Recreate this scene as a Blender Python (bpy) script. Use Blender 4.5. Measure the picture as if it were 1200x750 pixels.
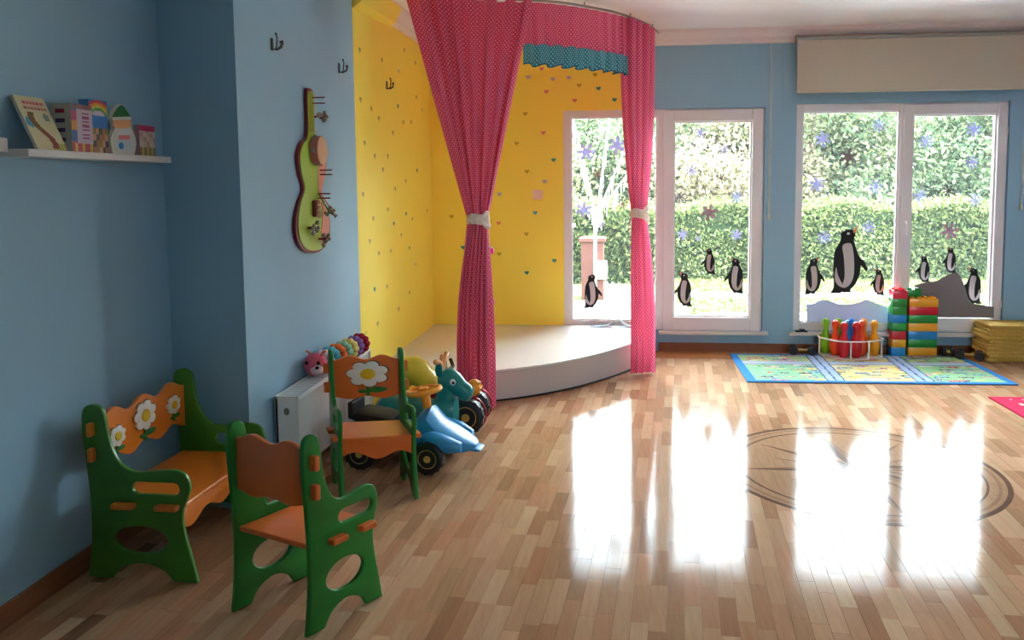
import bpy, bmesh, math, random
import numpy as np
from mathutils import Vector, Matrix, Euler

for o in list(bpy.data.objects):
    bpy.data.objects.remove(o, do_unlink=True)
scene = bpy.context.scene
col = scene.collection
random.seed(7)
PI = math.pi

# ------------------------------------------------------------------ camera
cam_d = bpy.data.cameras.new('camera')
cam = bpy.data.objects.new('camera', cam_d)
col.objects.link(cam)
scene.camera = cam
F, PPX, PPY, PITCH, ROLL, YAW = 945.74, 636.3, 293.9, 0.0830, -0.0080, 0.0930
cam_d.sensor_fit = 'HORIZONTAL'
cam_d.sensor_width = 36.0
cam_d.lens = F * 36.0 / 1200.0
cam_d.shift_x = (600 - PPX) / 1200.0
cam_d.shift_y = -(375 - PPY) / 1200.0
cam_d.clip_start = 0.05
cam_d.clip_end = 300
_f = Vector((-math.sin(YAW) * math.cos(PITCH), math.cos(YAW) * math.cos(PITCH), -math.sin(PITCH)))
_r = Vector((math.cos(YAW), math.sin(YAW), 0))
_u = _r.cross(_f)
_r2 = _r * math.cos(ROLL) + _u * math.sin(ROLL)
_u2 = -_r * math.sin(ROLL) + _u * math.cos(ROLL)
cam.matrix_world = Matrix(((_r2.x, _u2.x, -_f.x, 0), (_r2.y, _u2.y, -_f.y, 0), (_r2.z, _u2.z, -_f.z, 1.5), (0, 0, 0, 1)))

# ------------------------------------------------------------------ sky, sun, exposure
world = bpy.data.worlds.new('world')
scene.world = world
world.use_nodes = True
wn = world.node_tree
wn.nodes.clear()
w_out = wn.nodes.new('ShaderNodeOutputWorld')
w_bg = wn.nodes.new('ShaderNodeBackground')
w_bg.inputs['Color'].default_value = (0.80, 0.91, 1.0, 1)
w_bg.inputs['Strength'].default_value = 31.0
wn.links.new(w_bg.outputs[0], w_out.inputs[0])
sun_d = bpy.data.lights.new('sun', 'SUN')
sun_d.energy = 66.0
sun_d.angle = 0.03
sun_d.color = (1.0, 0.965, 0.90)
sun = bpy.data.objects.new('sun', sun_d)
col.objects.link(sun)
sun.rotation_euler = Vector((-0.75, 0.06, -1.0)).to_track_quat('-Z', 'Y').to_euler()
scene.view_settings.view_transform = 'Standard'
scene.view_settings.look = 'None'
scene.view_settings.gamma = 1.0
scene.view_settings.use_curve_mapping = False
scene.view_settings.exposure = 0.68
scene.cycles.max_bounces = 16
scene.cycles.diffuse_bounces = 10

# ------------------------------------------------------------------ room measures (metres)
YB = 7.20            # inner face of the window wall
YF = -1.3            # wall behind the camera
XL = -2.09           # left wall
XP = -1.68           # pier and alcove wall
XR = 4.15            # right wall
ZC = 2.805           # ceiling
YW = 7.26            # glass plane
W1 = (-0.485, 1.268, 0.19, 2.142)
W2 = (1.535, 3.29, 0.19, 2.165)

W3 = (2.74, 3.46, 0.85, 2.15)   # unseen window behind the camera, added as fill light

def portal(name, loc, rot, sx, sy):
    d = bpy.data.lights.new(name, 'AREA')
    d.shape = 'RECTANGLE'
    d.size, d.size_y = sx, sy
    d.cycles.is_portal = True
    o = bpy.data.objects.new(name, d)
    o.location = loc
    o.rotation_euler = rot
    col.objects.link(o)
portal('daylight_portal', ((W1[0] + W1[1]) / 2, YB + .2, (W1[2] + W1[3]) / 2), (-PI / 2, 0, 0), W1[1] - W1[0], W1[3] - W1[2])
portal('daylight_portal', ((W2[0] + W2[1]) / 2, YB + .2, (W2[2] + W2[3]) / 2), (-PI / 2, 0, 0), W2[1] - W2[0], W2[3] - W2[2])

portal('daylight_portal', ((W3[0] + W3[1]) / 2, YF - .2, (W3[2] + W3[3]) / 2), (PI / 2, 0, 0), W3[1] - W3[0], W3[3] - W3[2])

# ------------------------------------------------------------------ materials
def srgb(r, g, b):
    f = lambda c: (c / 255 / 12.92) if c / 255 <= 0.04045 else ((c / 255 + 0.055) / 1.055) ** 2.4
    return (f(r), f(g), f(b), 1.0)

MATS = {}
def mat(name, color, rough=0.5, spec=0.5, var=0.06, scale=18.0, bump=0.0, metallic=0.0, translucent=0.0, coat=0.0):
    """principled material whose colour drifts with an object-space noise"""
    m = bpy.data.materials.new(name)
    m.use_nodes = True
    nt = m.node_tree
    b = nt.nodes['Principled BSDF']
    out = nt.nodes['Material Output']
    tc = nt.nodes.new('ShaderNodeTexCoord')
    nz = nt.nodes.new('ShaderNodeTexNoise')
    nz.inputs['Scale'].default_value = scale
    nz.inputs['Detail'].default_value = 4
    nt.links.new(tc.outputs['Object'], nz.inputs['Vector'])
    mx = nt.nodes.new('ShaderNodeMix')
    mx.data_type = 'RGBA'
    c = Vector(color[:3])
    mx.inputs[6].default_value = (*(c * (1 - var)), 1)
    mx.inputs[7].default_value = (*[min(1, x * (1 + var)) for x in c], 1)
    nt.links.new(nz.outputs['Fac'], mx.inputs[0])
    nt.links.new(mx.outputs[2], b.inputs['Base Color'])
    b.inputs['Roughness'].default_value = rough
    b.inputs['Specular IOR Level'].default_value = spec
    b.inputs['Metallic'].default_value = metallic
    if coat:
        b.inputs['Coat Weight'].default_value = coat
        b.inputs['Coat Roughness'].default_value = 0.08
    if bump:
        bp = nt.nodes.new('ShaderNodeBump')
        bp.inputs['Strength'].default_value = bump
        bp.inputs['Distance'].default_value = 0.004
        nt.links.new(nz.outputs['Fac'], bp.inputs['Height'])
        nt.links.new(bp.outputs[0], b.inputs['Normal'])
    if translucent:
        tr = nt.nodes.new('ShaderNodeBsdfTranslucent')
        nt.links.new(mx.outputs[2], tr.inputs['Color'])
        ms = nt.nodes.new('ShaderNodeMixShader')
        ms.inputs[0].default_value = translucent
        nt.links.new(b.outputs[0], ms.inputs[1])
        nt.links.new(tr.outputs[0], ms.inputs[2])
        nt.links.new(ms.outputs[0], out.inputs['Surface'])
    MATS[name] = m
    return m

def attr_mat(name, rough=0.7, attr='print', spec=0.3):
    """flat print: colour comes from the mesh's own colour attribute"""
    m = bpy.data.materials.new(name)
    m.use_nodes = True
    nt = m.node_tree
    b = nt.nodes['Principled BSDF']
    a = nt.nodes.new('ShaderNodeVertexColor')
    a.layer_name = attr
    nt.links.new(a.outputs['Color'], b.inputs['Base Color'])
    b.inputs['Roughness'].default_value = rough
    b.inputs['Specular IOR Level'].default_value = spec
    MATS[name] = m
    return m

def leaf_mat(name, c1, c2, c3, translucent=0.5):
    m = bpy.data.materials.new(name)
    m.use_nodes = True
    nt = m.node_tree
    b = nt.nodes['Principled BSDF']
    out = nt.nodes['Material Output']
    g = nt.nodes.new('ShaderNodeNewGeometry')
    r = nt.nodes.new('ShaderNodeValToRGB')
    r.color_ramp.elements[0].color = c1
    r.color_ramp.elements[1].color = c3
    e = r.color_ramp.elements.new(0.5)
    e.color = c2
    nt.links.new(g.outputs['Random Per Island'], r.inputs[0])
    nt.links.new(r.outputs[0], b.inputs['Base Color'])
    b.inputs['Roughness'].default_value = 0.6
    b.inputs['Specular IOR Level'].default_value = 0.25
    tr = nt.nodes.new('ShaderNodeBsdfTranslucent')
    nt.links.new(r.outputs[0], tr.inputs['Color'])
    ms = nt.nodes.new('ShaderNodeMixShader')
    ms.inputs[0].default_value = translucent
    nt.links.new(b.outputs[0], ms.inputs[1])
    nt.links.new(tr.outputs[0], ms.inputs[2])
    nt.links.new(ms.outputs[0], out.inputs['Surface'])
    MATS[name] = m
    return m

def dot_mat(name, base, dot, pitch=0.036, radius=0.19, translucent=0.3):
    """cotton with staggered polka dots laid out along the cloth's own UV (metres)"""
    m = bpy.data.materials.new(name)
    m.use_nodes = True
    nt = m.node_tree
    L = nt.links
    b = nt.nodes['Principled BSDF']
    out = nt.nodes['Material Output']
    uv = nt.nodes.new('ShaderNodeUVMap')
    sc = nt.nodes.new('ShaderNodeVectorMath')
    sc.operation = 'SCALE'
    sc.inputs['Scale'].default_value = 1.0 / pitch
    L.new(uv.outputs[0], sc.inputs[0])
    def lattice(off):
        a = nt.nodes.new('ShaderNodeVectorMath'); a.operation = 'ADD'
        a.inputs[1].default_value = (off, off, 0)
        L.new(sc.outputs[0], a.inputs[0])
        f = nt.nodes.new('ShaderNodeVectorMath'); f.operation = 'FRACTION'
        L.new(a.outputs[0], f.inputs[0])
        s = nt.nodes.new('ShaderNodeVectorMath'); s.operation = 'SUBTRACT'
        s.inputs[1].default_value = (0.5, 0.5, 0)
        L.new(f.outputs[0], s.inputs[0])
        le = nt.nodes.new('ShaderNodeVectorMath'); le.operation = 'LENGTH'
        L.new(s.outputs[0], le.inputs[0])
        return le.outputs['Value']
    mn = nt.nodes.new('ShaderNodeMath'); mn.operation = 'MINIMUM'
    L.new(lattice(0.0), mn.inputs[0]); L.new(lattice(0.5), mn.inputs[1])
    lt = nt.nodes.new('ShaderNodeMath'); lt.operation = 'LESS_THAN'
    lt.inputs[1].default_value = radius
    L.new(mn.outputs[0], lt.inputs[0])
    mx = nt.nodes.new('ShaderNodeMix'); mx.data_type = 'RGBA'
    mx.inputs[6].default_value = base
    mx.inputs[7].default_value = dot
    L.new(lt.outputs[0], mx.inputs[0])
    L.new(mx.outputs[2], b.inputs['Base Color'])
    b.inputs['Roughness'].default_value = 0.75
    b.inputs['Specular IOR Level'].default_value = 0.25
    b.inputs['Sheen Weight'].default_value = 0.2
    tr = nt.nodes.new('ShaderNodeBsdfTranslucent')
    L.new(mx.outputs[2], tr.inputs['Color'])
    ms = nt.nodes.new('ShaderNodeMixShader')
    ms.inputs[0].default_value = translucent
    L.new(b.outputs[0], ms.inputs[1]); L.new(tr.outputs[0], ms.inputs[2])
    L.new(ms.outputs[0], out.inputs['Surface'])
    MATS[name] = m
    return m

def wood_mat(name, dark, mid, light, rough, use_attr=True, grain_axis=(1, 0.06, 1), coat=0.0, rot=0.0, bumps=0.06, red=None, spec=0.5):
    m = bpy.data.materials.new(name)
    m.use_nodes = True
    nt = m.node_tree
    L = nt.links
    b = nt.nodes['Principled BSDF']
    tc = nt.nodes.new('ShaderNodeTexCoord')
    mp = nt.nodes.new('ShaderNodeMapping')
    mp.inputs['Scale'].default_value = grain_axis
    mp.inputs['Rotation'].default_value = (0, 0, rot)
    L.new(tc.outputs['Object'], mp.inputs['Vector'])
    nz = nt.nodes.new('ShaderNodeTexNoise')
    nz.inputs['Scale'].default_value = 55
    nz.inputs['Detail'].default_value = 6
    nz.inputs['Roughness'].default_value = 0.65
    L.new(mp.outputs[0], nz.inputs['Vector'])
    ramp = nt.nodes.new('ShaderNodeValToRGB')
    ramp.color_ramp.elements[0].color = dark
    ramp.color_ramp.elements[1].color = light
    e = ramp.color_ramp.elements.new(0.5); e.color = mid
    ramp.color_ramp.elements[0].position = 0.02
    ramp.color_ramp.elements[2].position = 0.98
    if use_attr:
        a = nt.nodes.new('ShaderNodeVertexColor'); a.layer_name = 'tone'
        sep = nt.nodes.new('ShaderNodeSeparateColor')
        L.new(a.outputs['Color'], sep.inputs[0])
        ma = nt.nodes.new('ShaderNodeMath'); ma.operation = 'MULTIPLY_ADD'
        ma.inputs[1].default_value = 0.35; ma.inputs[2].default_value = -0.175
        L.new(nz.outputs['Fac'], ma.inputs[0])
        ad = nt.nodes.new('ShaderNodeMath'); ad.operation = 'ADD'
        L.new(sep.outputs[0], ad.inputs[0]); L.new(ma.outputs[0], ad.inputs[1])
        L.new(ad.outputs[0], ramp.inputs[0])
        if red:
            mx = nt.nodes.new('ShaderNodeMix'); mx.data_type = 'RGBA'; mx.blend_type = 'MULTIPLY'
            L.new(sep.outputs[1], mx.inputs[0])
            L.new(ramp.outputs[0], mx.inputs[6]); mx.inputs[7].default_value = red
            L.new(mx.outputs[2], b.inputs['Base Color'])
        else:
            L.new(ramp.outputs[0], b.inputs['Base Color'])
    else:
        L.new(nz.outputs['Fac'], ramp.inputs[0])
        L.new(ramp.outputs[0], b.inputs['Base Color'])
    b.inputs['Roughness'].default_value = rough
    b.inputs['Specular IOR Level'].default_value = spec
    if coat:
        b.inputs['Coat Weight'].default_value = coat
        b.inputs['Coat Roughness'].default_value = 0.1
    n2 = nt.nodes.new('ShaderNodeTexNoise')
    n2.inputs['Scale'].default_value = 3.2
    n2.inputs['Detail'].default_value = 3
    L.new(tc.outputs['Object'], n2.inputs['Vector'])
    n3 = nt.nodes.new('ShaderNodeTexNoise')
    n3.inputs['Scale'].default_value = 26
    n3.inputs['Detail'].default_value = 2
    L.new(mp.outputs[0], n3.inputs['Vector'])
    b1 = nt.nodes.new('ShaderNodeBump'); b1.inputs['Strength'].default_value = bumps; b1.inputs['Distance'].default_value = 0.02
    L.new(n2.outputs['Fac'], b1.inputs['Height'])
    b2 = nt.nodes.new('ShaderNodeBump'); b2.inputs['Strength'].default_value = bumps * 0.7; b2.inputs['Distance'].default_value = 0.004
    L.new(n3.outputs['Fac'], b2.inputs['Height']); L.new(b1.outputs[0], b2.inputs['Normal'])
    L.new(b2.outputs[0], b.inputs['Normal'])
    if coat:
        L.new(b2.outputs[0], b.inputs['Coat Normal'])
    MATS[name] = m
    return m

def glass_mat(name, gloss=0.05, tint=(0.93, 0.96, 0.96, 1)):
    m = bpy.data.materials.new(name)
    m.use_nodes = True
    nt = m.node_tree
    nt.nodes.remove(nt.nodes['Principled BSDF'])
    out = nt.nodes['Material Output']
    t = nt.nodes.new('ShaderNodeBsdfTransparent'); t.inputs[0].default_value = tint
    g = nt.nodes.new('ShaderNodeBsdfGlossy'); g.inputs['Roughness'].default_value = 0.02
    fr = nt.nodes.new('ShaderNodeFresnel'); fr.inputs[0].default_value = 1.35
    ms = nt.nodes.new('ShaderNodeMixShader')
    nt.links.new(fr.outputs[0], ms.inputs[0])
    nt.links.new(t.outputs[0], ms.inputs[1]); nt.links.new(g.outputs[0], ms.inputs[2])
    tl = nt.nodes.new('ShaderNodeBsdfTranslucent'); tl.inputs[0].default_value = (.95, .97, 1, 1)
    m2 = nt.nodes.new('ShaderNodeMixShader'); m2.inputs[0].default_value = 0.004      # faint white scatter, lays a milky haze over the outside view
    nt.links.new(ms.outputs[0], m2.inputs[1]); nt.links.new(tl.outputs[0], m2.inputs[2])
    nt.links.new(m2.outputs[0], out.inputs['Surface'])
    MATS[name] = m
    return m

mat('wall_blue', srgb(150, 188, 210), 0.55, 0.35, 0.025, 3, 0.03)
mat('wall_yellow', srgb(253, 226, 86), 0.5, 0.35, 0.025, 3, 0.03)
mat('ceiling_white', srgb(250, 248, 247), 0.8, 0.2, 0.02, 4)
mat('cornice_white', srgb(240, 228, 226), 0.7, 0.2, 0.03, 40, 0.1)
mat('frame_white', srgb(232, 226, 228), 0.35, 0.5, 0.015, 6)
mat('sill_white', srgb(225, 218, 214), 0.3, 0.5, 0.03, 8)
mat('rubber_black', srgb(26, 25, 26), 0.55, 0.4, 0.15, 30)
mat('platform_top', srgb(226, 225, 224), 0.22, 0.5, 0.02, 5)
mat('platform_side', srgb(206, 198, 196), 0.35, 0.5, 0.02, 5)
mat('gap_dark', srgb(40, 30, 28), 0.8)
wood_mat('parquet', srgb(96, 64, 46), srgb(178, 138, 104), srgb(222, 190, 154), 0.10, True, (1, 0.08, 1), rot=-0.075, bumps=0.05, red=(1.0, 0.82, 0.80, 1), spec=0.045)
wood_mat('parquet_base', srgb(70, 42, 24), srgb(120, 78, 44), srgb(150, 104, 64), 0.35, False, (1, 0.08, 1), rot=-0.075)
wood_mat('parquet_border', srgb(120, 66, 30), srgb(190, 122, 66), srgb(216, 156, 96), 0.25, True, (0.08, 1, 1), bumps=0.03)
wood_mat('baseboard_wood', srgb(96, 54, 30), srgb(134, 80, 44), srgb(152, 96, 56), 0.4, False, (0.08, 0.08, 1))
wood_mat('inlay_light', srgb(136, 102, 76), srgb(172, 134, 102), srgb(190, 152, 120), 0.10, False, (1, 0.1, 1), bumps=0.05, spec=0.045)
wood_mat('inlay_mid', srgb(122, 90, 66), srgb(152, 116, 88), srgb(168, 130, 100), 0.10, False, (0.1, 1, 1), bumps=0.05, spec=0.045)
wood_mat('inlay_dark', srgb(74, 52, 40), srgb(104, 76, 60), srgb(122, 92, 74), 0.10, False, (1, 0.1, 1), bumps=0.05, spec=0.045)
glass_mat('window_glass')
dot_mat('pink_dots', srgb(230, 86, 130), srgb(248, 184, 200), pitch=0.030, radius=0.17, translucent=0.22)
dot_mat('teal_dots', srgb(58, 150, 172), srgb(176, 214, 220), pitch=0.030, radius=0.18, translucent=0.2)
mat('teal_hem', srgb(24, 112, 140), 0.8, 0.2, 0.08)
mat('organza', srgb(250, 244, 238), 0.6, 0.3, 0.05, 40, 0.3, translucent=0.4)
mat('steel', srgb(176, 168, 158), 0.3, 0.5, 0.04, metallic=0.9)
mat('hook_dark', srgb(52, 58, 66), 0.35, 0.5, 0.05, metallic=0.6)
mat('blind_fabric', srgb(216, 206, 186), 0.8, 0.2, 0.02, 60, 0.05, translucent=0.12)
mat('cord', srgb(228, 218, 196), 0.6)
mat('green_paint', srgb(36, 136, 52), 0.28, 0.5, 0.05, 8)
mat('bench_green', srgb(70, 134, 40), 0.28, 0.5, 0.05, 8)
mat('orange_paint', srgb(232, 118, 52), 0.28, 0.5, 0.05, 10)
mat('bench_orange', srgb(238, 132, 42), 0.28, 0.5, 0.05, 10)
mat('petal_white', srgb(246, 240, 230), 0.4, 0.5, 0.03)
mat('petal_edge', srgb(36, 40, 30), 0.5)
mat('flower_yellow', srgb(244, 202, 36), 0.4)
mat('leaf_green', srgb(34, 120, 44), 0.35)
mat('radiator_white', srgb(226, 226, 226), 0.35, 0.5, 0.02)
mat('plastic_blue', srgb(48, 146, 206), 0.3, 0.5, 0.04, 8)
mat('plastic_teal', srgb(22, 132, 128), 0.3, 0.5, 0.05, 8)
mat('plastic_orange', srgb(242, 160, 50), 0.3, 0.5, 0.05, 8)
mat('plastic_yellow', srgb(240, 210, 60), 0.28, 0.5, 0.04, 8)
mat('plastic_pink', srgb(224, 66, 130), 0.28, 0.5, 0.04, 8)
mat('plastic_red', srgb(196, 30, 54), 0.28, 0.5, 0.04, 8)
mat('plastic_peach', srgb(240, 170, 110), 0.35, 0.5, 0.04, 8)
mat('tyre', srgb(34, 32, 34), 0.45, 0.5, 0.15, 40, 0.2)
mat('hub_yellow', srgb(206, 166, 84), 0.4)
mat('eye_white', srgb(240, 236, 236), 0.3)
mat('sticker_black', srgb(24, 22, 24), 0.5, 0.3, 0.1)
mat('sticker_white', srgb(206, 196, 196), 0.6, 0.3, 0.03)
mat('sticker_orange', srgb(232, 128, 60), 0.6)
mat('flake_lavender', srgb(206, 206, 232), 0.6, 0.3, 0.04, translucent=0.25)
mat('flake_grey', srgb(190, 174, 176), 0.6, 0.3, 0.04, translucent=0.12)
mat('flake_dark', srgb(160, 150, 154), 0.6, 0.3, 0.04, translucent=0.05)
mat('flake_mauve', srgb(200, 168, 184), 0.6, 0.3, 0.04, translucent=0.10)
mat('ice_paper', srgb(200, 206, 222), 0.75, 0.2, 0.02, translucent=0.14)
mat('fallen_paper', srgb(92, 88, 92), 0.7, 0.2, 0.03)
mat('grey_paper', srgb(138, 130, 132), 0.75, 0.2, 0.03)
mat('heart_r', srgb(226, 120, 112), 0.6)
mat('heart_l', srgb(200, 188, 200), 0.6)
mat('heart_y', srgb(196, 164, 36), 0.6)
mat('heart_t', srgb(64, 150, 140), 0.6)
mat('heart_g', srgb(186, 164, 96), 0.6)
mat('switch_plate', srgb(240, 206, 190), 0.35)
mat('guitar_lime', srgb(166, 196, 62), 0.4, 0.5, 0.06)
mat('guitar_edge', srgb(112, 24, 36), 0.4)
mat('guitar_pink', srgb(214, 130, 116), 0.45)
mat('guitar_olive', srgb(150, 152, 34), 0.4)
mat('wood_pale', srgb(216, 176, 140), 0.5, 0.4, 0.08, 30)
mat('wood_rose', srgb(176, 106, 98), 0.45, 0.4, 0.08)
mat('peg_red', srgb(120, 34, 34), 0.4)
mat('bell_metal', srgb(150, 146, 140), 0.3, 0.5, 0.1, metallic=0.8)
mat('shelf_white', srgb(226, 220, 216), 0.45)
mat('page_white', srgb(226, 222, 208), 0.8)
mat('ink_grey', srgb(90, 84, 110), 0.7)
attr_mat('print_rug', 0.9, spec=0.1)
attr_mat('print_paper', 0.45)
mat('rug_blue', srgb(58, 136, 210), 0.95, 0.1, 0.08, 300, 0.4)
mat('rug_red', srgb(206, 36, 78), 0.95, 0.1, 0.08, 300, 0.4)
mat('mat_yellow', srgb(206, 168, 84), 0.75, 0.2, 0.1, 50, 0.3)
mat('carrier_white', srgb(236, 228, 224), 0.4)
for n, c in (('lime', (132, 196, 30)), ('vermilion', (240, 76, 24)), ('red', (206, 22, 38)), ('orange', (244, 136, 28)), ('amber', (240, 164, 32)), ('blue', (28, 120, 206)), ('green', (26, 142, 46)), ('sky', (36, 140, 200)), ('coral', (228, 40, 66))):
    mat('toy_' + n, srgb(*c), 0.25, 0.5, 0.04, 8)
for n, c in (('pink', (222, 106, 130)), ('cyan', (90, 186, 206)), ('orange', (238, 120, 62)), ('mint', (150, 206, 176)), ('yellow', (236, 214, 130)), ('violet', (150, 106, 176)), ('red', (176, 38, 60)), ('white', (226, 214, 220))):
    mat('plush_' + n, srgb(*c), 0.95, 0.1, 0.15, 90, 0.6)
# outdoors
mat('lawn', srgb(59, 64, 34), 0.9, 0.1, 0.3, 6, 0.3)
mat('bounce_paving', srgb(226, 226, 228), 0.85, 0.2, 0.1, 6, 0.1)  # very pale, for the unseen strip that bounces sun indoors
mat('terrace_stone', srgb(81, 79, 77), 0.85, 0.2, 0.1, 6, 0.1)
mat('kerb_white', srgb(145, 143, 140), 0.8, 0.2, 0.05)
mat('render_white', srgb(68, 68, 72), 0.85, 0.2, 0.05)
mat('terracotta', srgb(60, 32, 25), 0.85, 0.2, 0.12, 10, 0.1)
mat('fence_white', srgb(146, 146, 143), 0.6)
mat('bark', srgb(85, 74, 62), 0.9, 0.1, 0.3, 20, 0.4)
mat('tinsel', srgb(168, 168, 170), 0.4, 0.5, 0.03, translucent=0.3)
leaf_mat('hedge_leaf', srgb(46, 58, 30), srgb(70, 82, 42), srgb(108, 114, 64))
leaf_mat('tree_leaf_a', srgb(60, 68, 44), srgb(86, 92, 62), srgb(120, 120, 88))
leaf_mat('tree_leaf_b', srgb(48, 66, 44), srgb(74, 88, 60), srgb(108, 114, 82))
leaf_mat('tree_leaf_c', srgb(86, 82, 60), srgb(112, 104, 78), srgb(138, 126, 100))
leaf_mat('grass_blade', srgb(53, 67, 26), srgb(67, 76, 36), srgb(84, 86, 51))
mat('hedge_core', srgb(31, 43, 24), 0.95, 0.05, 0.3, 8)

# ------------------------------------------------------------------ mesh helpers
class MB:
    def __init__(s):
        s.v = []; s.f = []
    def add(s, vs, fs, M=None):
        k = len(s.v)
        s.v += [tuple(M @ Vector(p)) if M is not None else tuple(p) for p in vs]
        s.f += [tuple(i + k for i in f) for f in fs]
        return s
    def box(s, x0, x1, y0, y1, z0, z1, M=None):
        return s.add([(x0, y0, z0), (x1, y0, z0), (x1, y1, z0), (x0, y1, z0), (x0, y0, z1), (x1, y0, z1), (x1, y1, z1), (x0, y1, z1)],
                     [(3, 2, 1, 0), (4, 5, 6, 7), (0, 1, 5, 4), (1, 2, 6, 5), (2, 3, 7, 6), (3, 0, 4, 7)], M)
    def cyl(s, p0, p1, r0, r1=None, n=16, caps=True):
        r1 = r0 if r1 is None else r1
        p0, p1 = Vector(p0), Vector(p1)
        q = (p1 - p0).normalized().to_track_quat('Z', 'Y').to_matrix()
        vs = [p0 + q @ Vector((r0 * math.cos(2 * PI * i / n), r0 * math.sin(2 * PI * i / n), 0)) for i in range(n)]
        vs += [p1 + q @ Vector((r1 * math.cos(2 * PI * i / n), r1 * math.sin(2 * PI * i / n), 0)) for i in range(n)]
        fs = [(i, (i + 1) % n, n + (i + 1) % n, n + i) for i in range(n)]
        if caps:
            fs += [tuple(range(n - 1, -1, -1)), tuple(range(n, 2 * n))]
        return s.add(vs, fs)
    def ball(s, c, r, nu=16, nv=10, M=None):
        if not hasattr(r, '__len__'): r = (r, r, r)
        vs = [(c[0], c[1], c[2] - r[2])]
        for j in range(1, nv):
            t = PI * j / nv - PI / 2
            for i in range(nu):
                a = 2 * PI * i / nu
                vs.append((c[0] + r[0] * math.cos(t) * math.cos(a), c[1] + r[1] * math.cos(t) * math.sin(a), c[2] + r[2] * math.sin(t)))
        vs.append((c[0], c[1], c[2] + r[2]))
        fs = [(0, 1 + (i + 1) % nu, 1 + i) for i in range(nu)]
        for j in range(nv - 2):
            for i in range(nu):
                a = 1 + j * nu + i; b = 1 + j * nu + (i + 1) % nu
                fs.append((a, b, b + nu, a + nu))
        k = 1 + (nv - 2) * nu
        fs += [(k + i, k + (i + 1) % nu, len(vs) - 1) for i in range(nu)]
        return s.add(vs, fs, M)
    def lathe(s, prof, n=20, M=None):
        """profile [(r,z)] about local z"""
        vs = []; fs = []
        for r, z in prof:
            vs += [(r * math.cos(2 * PI * i / n), r * math.sin(2 * PI * i / n), z) for i in range(n)]
        for j in range(len(prof) - 1):
            for i in range(n):
                fs.append((j * n + i, j * n + (i + 1) % n, (j + 1) * n + (i + 1) % n, (j + 1) * n + i))
        fs += [tuple(range(n - 1, -1, -1)), tuple(range((len(prof) - 1) * n, len(prof) * n))]
        return s.add(vs, fs, M)
    def tube(s, pts, r, n=8, closed=False):
        pts = [Vector(p) for p in pts]
        rr = r if hasattr(r, '__len__') else [r] * len(pts)
        vs = []; fs = []
        m = len(pts)
        for i, p in enumerate(pts):
            if closed: t = pts[(i + 1) % m] - pts[i - 1]
            else: t = pts[min(i + 1, m - 1)] - pts[max(i - 1, 0)]
            q = t.normalized().to_track_quat('Z', 'Y').to_matrix()
            vs += [p + q @ Vector((rr[i] * math.cos(2 * PI * k / n), rr[i] * math.sin(2 * PI * k / n), 0)) for k in range(n)]
        for i in range(m if closed else m - 1):
            j = (i + 1) % m
            for k in range(n):
                fs.append((i * n + k, i * n + (k + 1) % n, j * n + (k + 1) % n, j * n + k))
        if not closed:
            fs += [tuple(range(n - 1, -1, -1)), tuple(range((m - 1) * n, m * n))]
        return s.add(vs, fs)
    def loft(s, rings):
        n = len(rings[0]); vs = []; fs = []
        for r in rings: vs += list(r)
        for j in range(len(rings) - 1):
            for i in range(n):
                fs.append((j * n + i, j * n + (i + 1) % n, (j + 1) * n + (i + 1) % n, (j + 1) * n + i))
        fs += [tuple(range(n - 1, -1, -1)), tuple(range((len(rings) - 1) * n, len(rings) * n))]
        return s.add(vs, fs)
    def prism(s, poly, z0, z1, M=None):
        n = len(poly)
        vs = [(x, y, z0) for x, y in poly] + [(x, y, z1) for x, y in poly]
        return s.add(vs, [tuple(range(n - 1, -1, -1)), tuple(range(n, 2 * n))] + [(i, (i + 1) % n, n + (i + 1) % n, n + i) for i in range(n)], M)
    def mesh(s, name, m=None, bevel=0.0, smooth=False, seg=2):
        me = bpy.data.meshes.new(name)
        me.from_pydata(s.v, [], s.f)
        bm = bmesh.new(); bm.from_mesh(me)
        bmesh.ops.recalc_face_normals(bm, faces=bm.faces)
        if bevel:
            es = [e for e in bm.edges if len(e.link_faces) == 2 and e.calc_face_angle(0) > 0.6]
            bmesh.ops.bevel(bm, geom=es, offset=bevel, segments=seg, affect='EDGES', profile=0.5, clamp_overlap=True)
        bm.to_mesh(me); bm.free()
        if smooth:
            for p in me.polygons: p.use_smooth = True
            me.set_sharp_from_angle(angle=0.7)
        if m: me.materials.append(MATS[m])
        return me
    def build(s, name, m, parent=None, bevel=0.0, smooth=False, seg=2):
        return obj(name, s.mesh(name, m, bevel, smooth, seg), parent)

def obj(name, me, parent=None):
    o = bpy.data.objects.new(name, me)
    col.objects.link(o)
    if parent is not None: o.parent = parent
    return o

def tag(o, label, cat, group=None):
    o['label'] = label; o['category'] = cat
    if group: o['group'] = group
    return o

def thing(name, label, cat, loc=(0, 0, 0), rotz=0.0, group=None):
    o = bpy.data.objects.new(name, None)
    o.empty_display_size = 0.05
    col.objects.link(o)
    o.location = loc; o.rotation_euler = (0, 0, rotz)
    return tag(o, label, cat, group)

def struct(o, label=None):
    o['kind'] = 'structure'
    if label: o['label'] = label
    return o

def dup(root, label=None):
    r = root.copy(); col.objects.link(r)
    if label: r['label'] = label
    for ch in root.children:
        c = ch.copy(); col.objects.link(c); c.parent = r
        for g in ch.children:
            d = g.copy(); col.objects.link(d); d.parent = c
    return r

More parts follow.
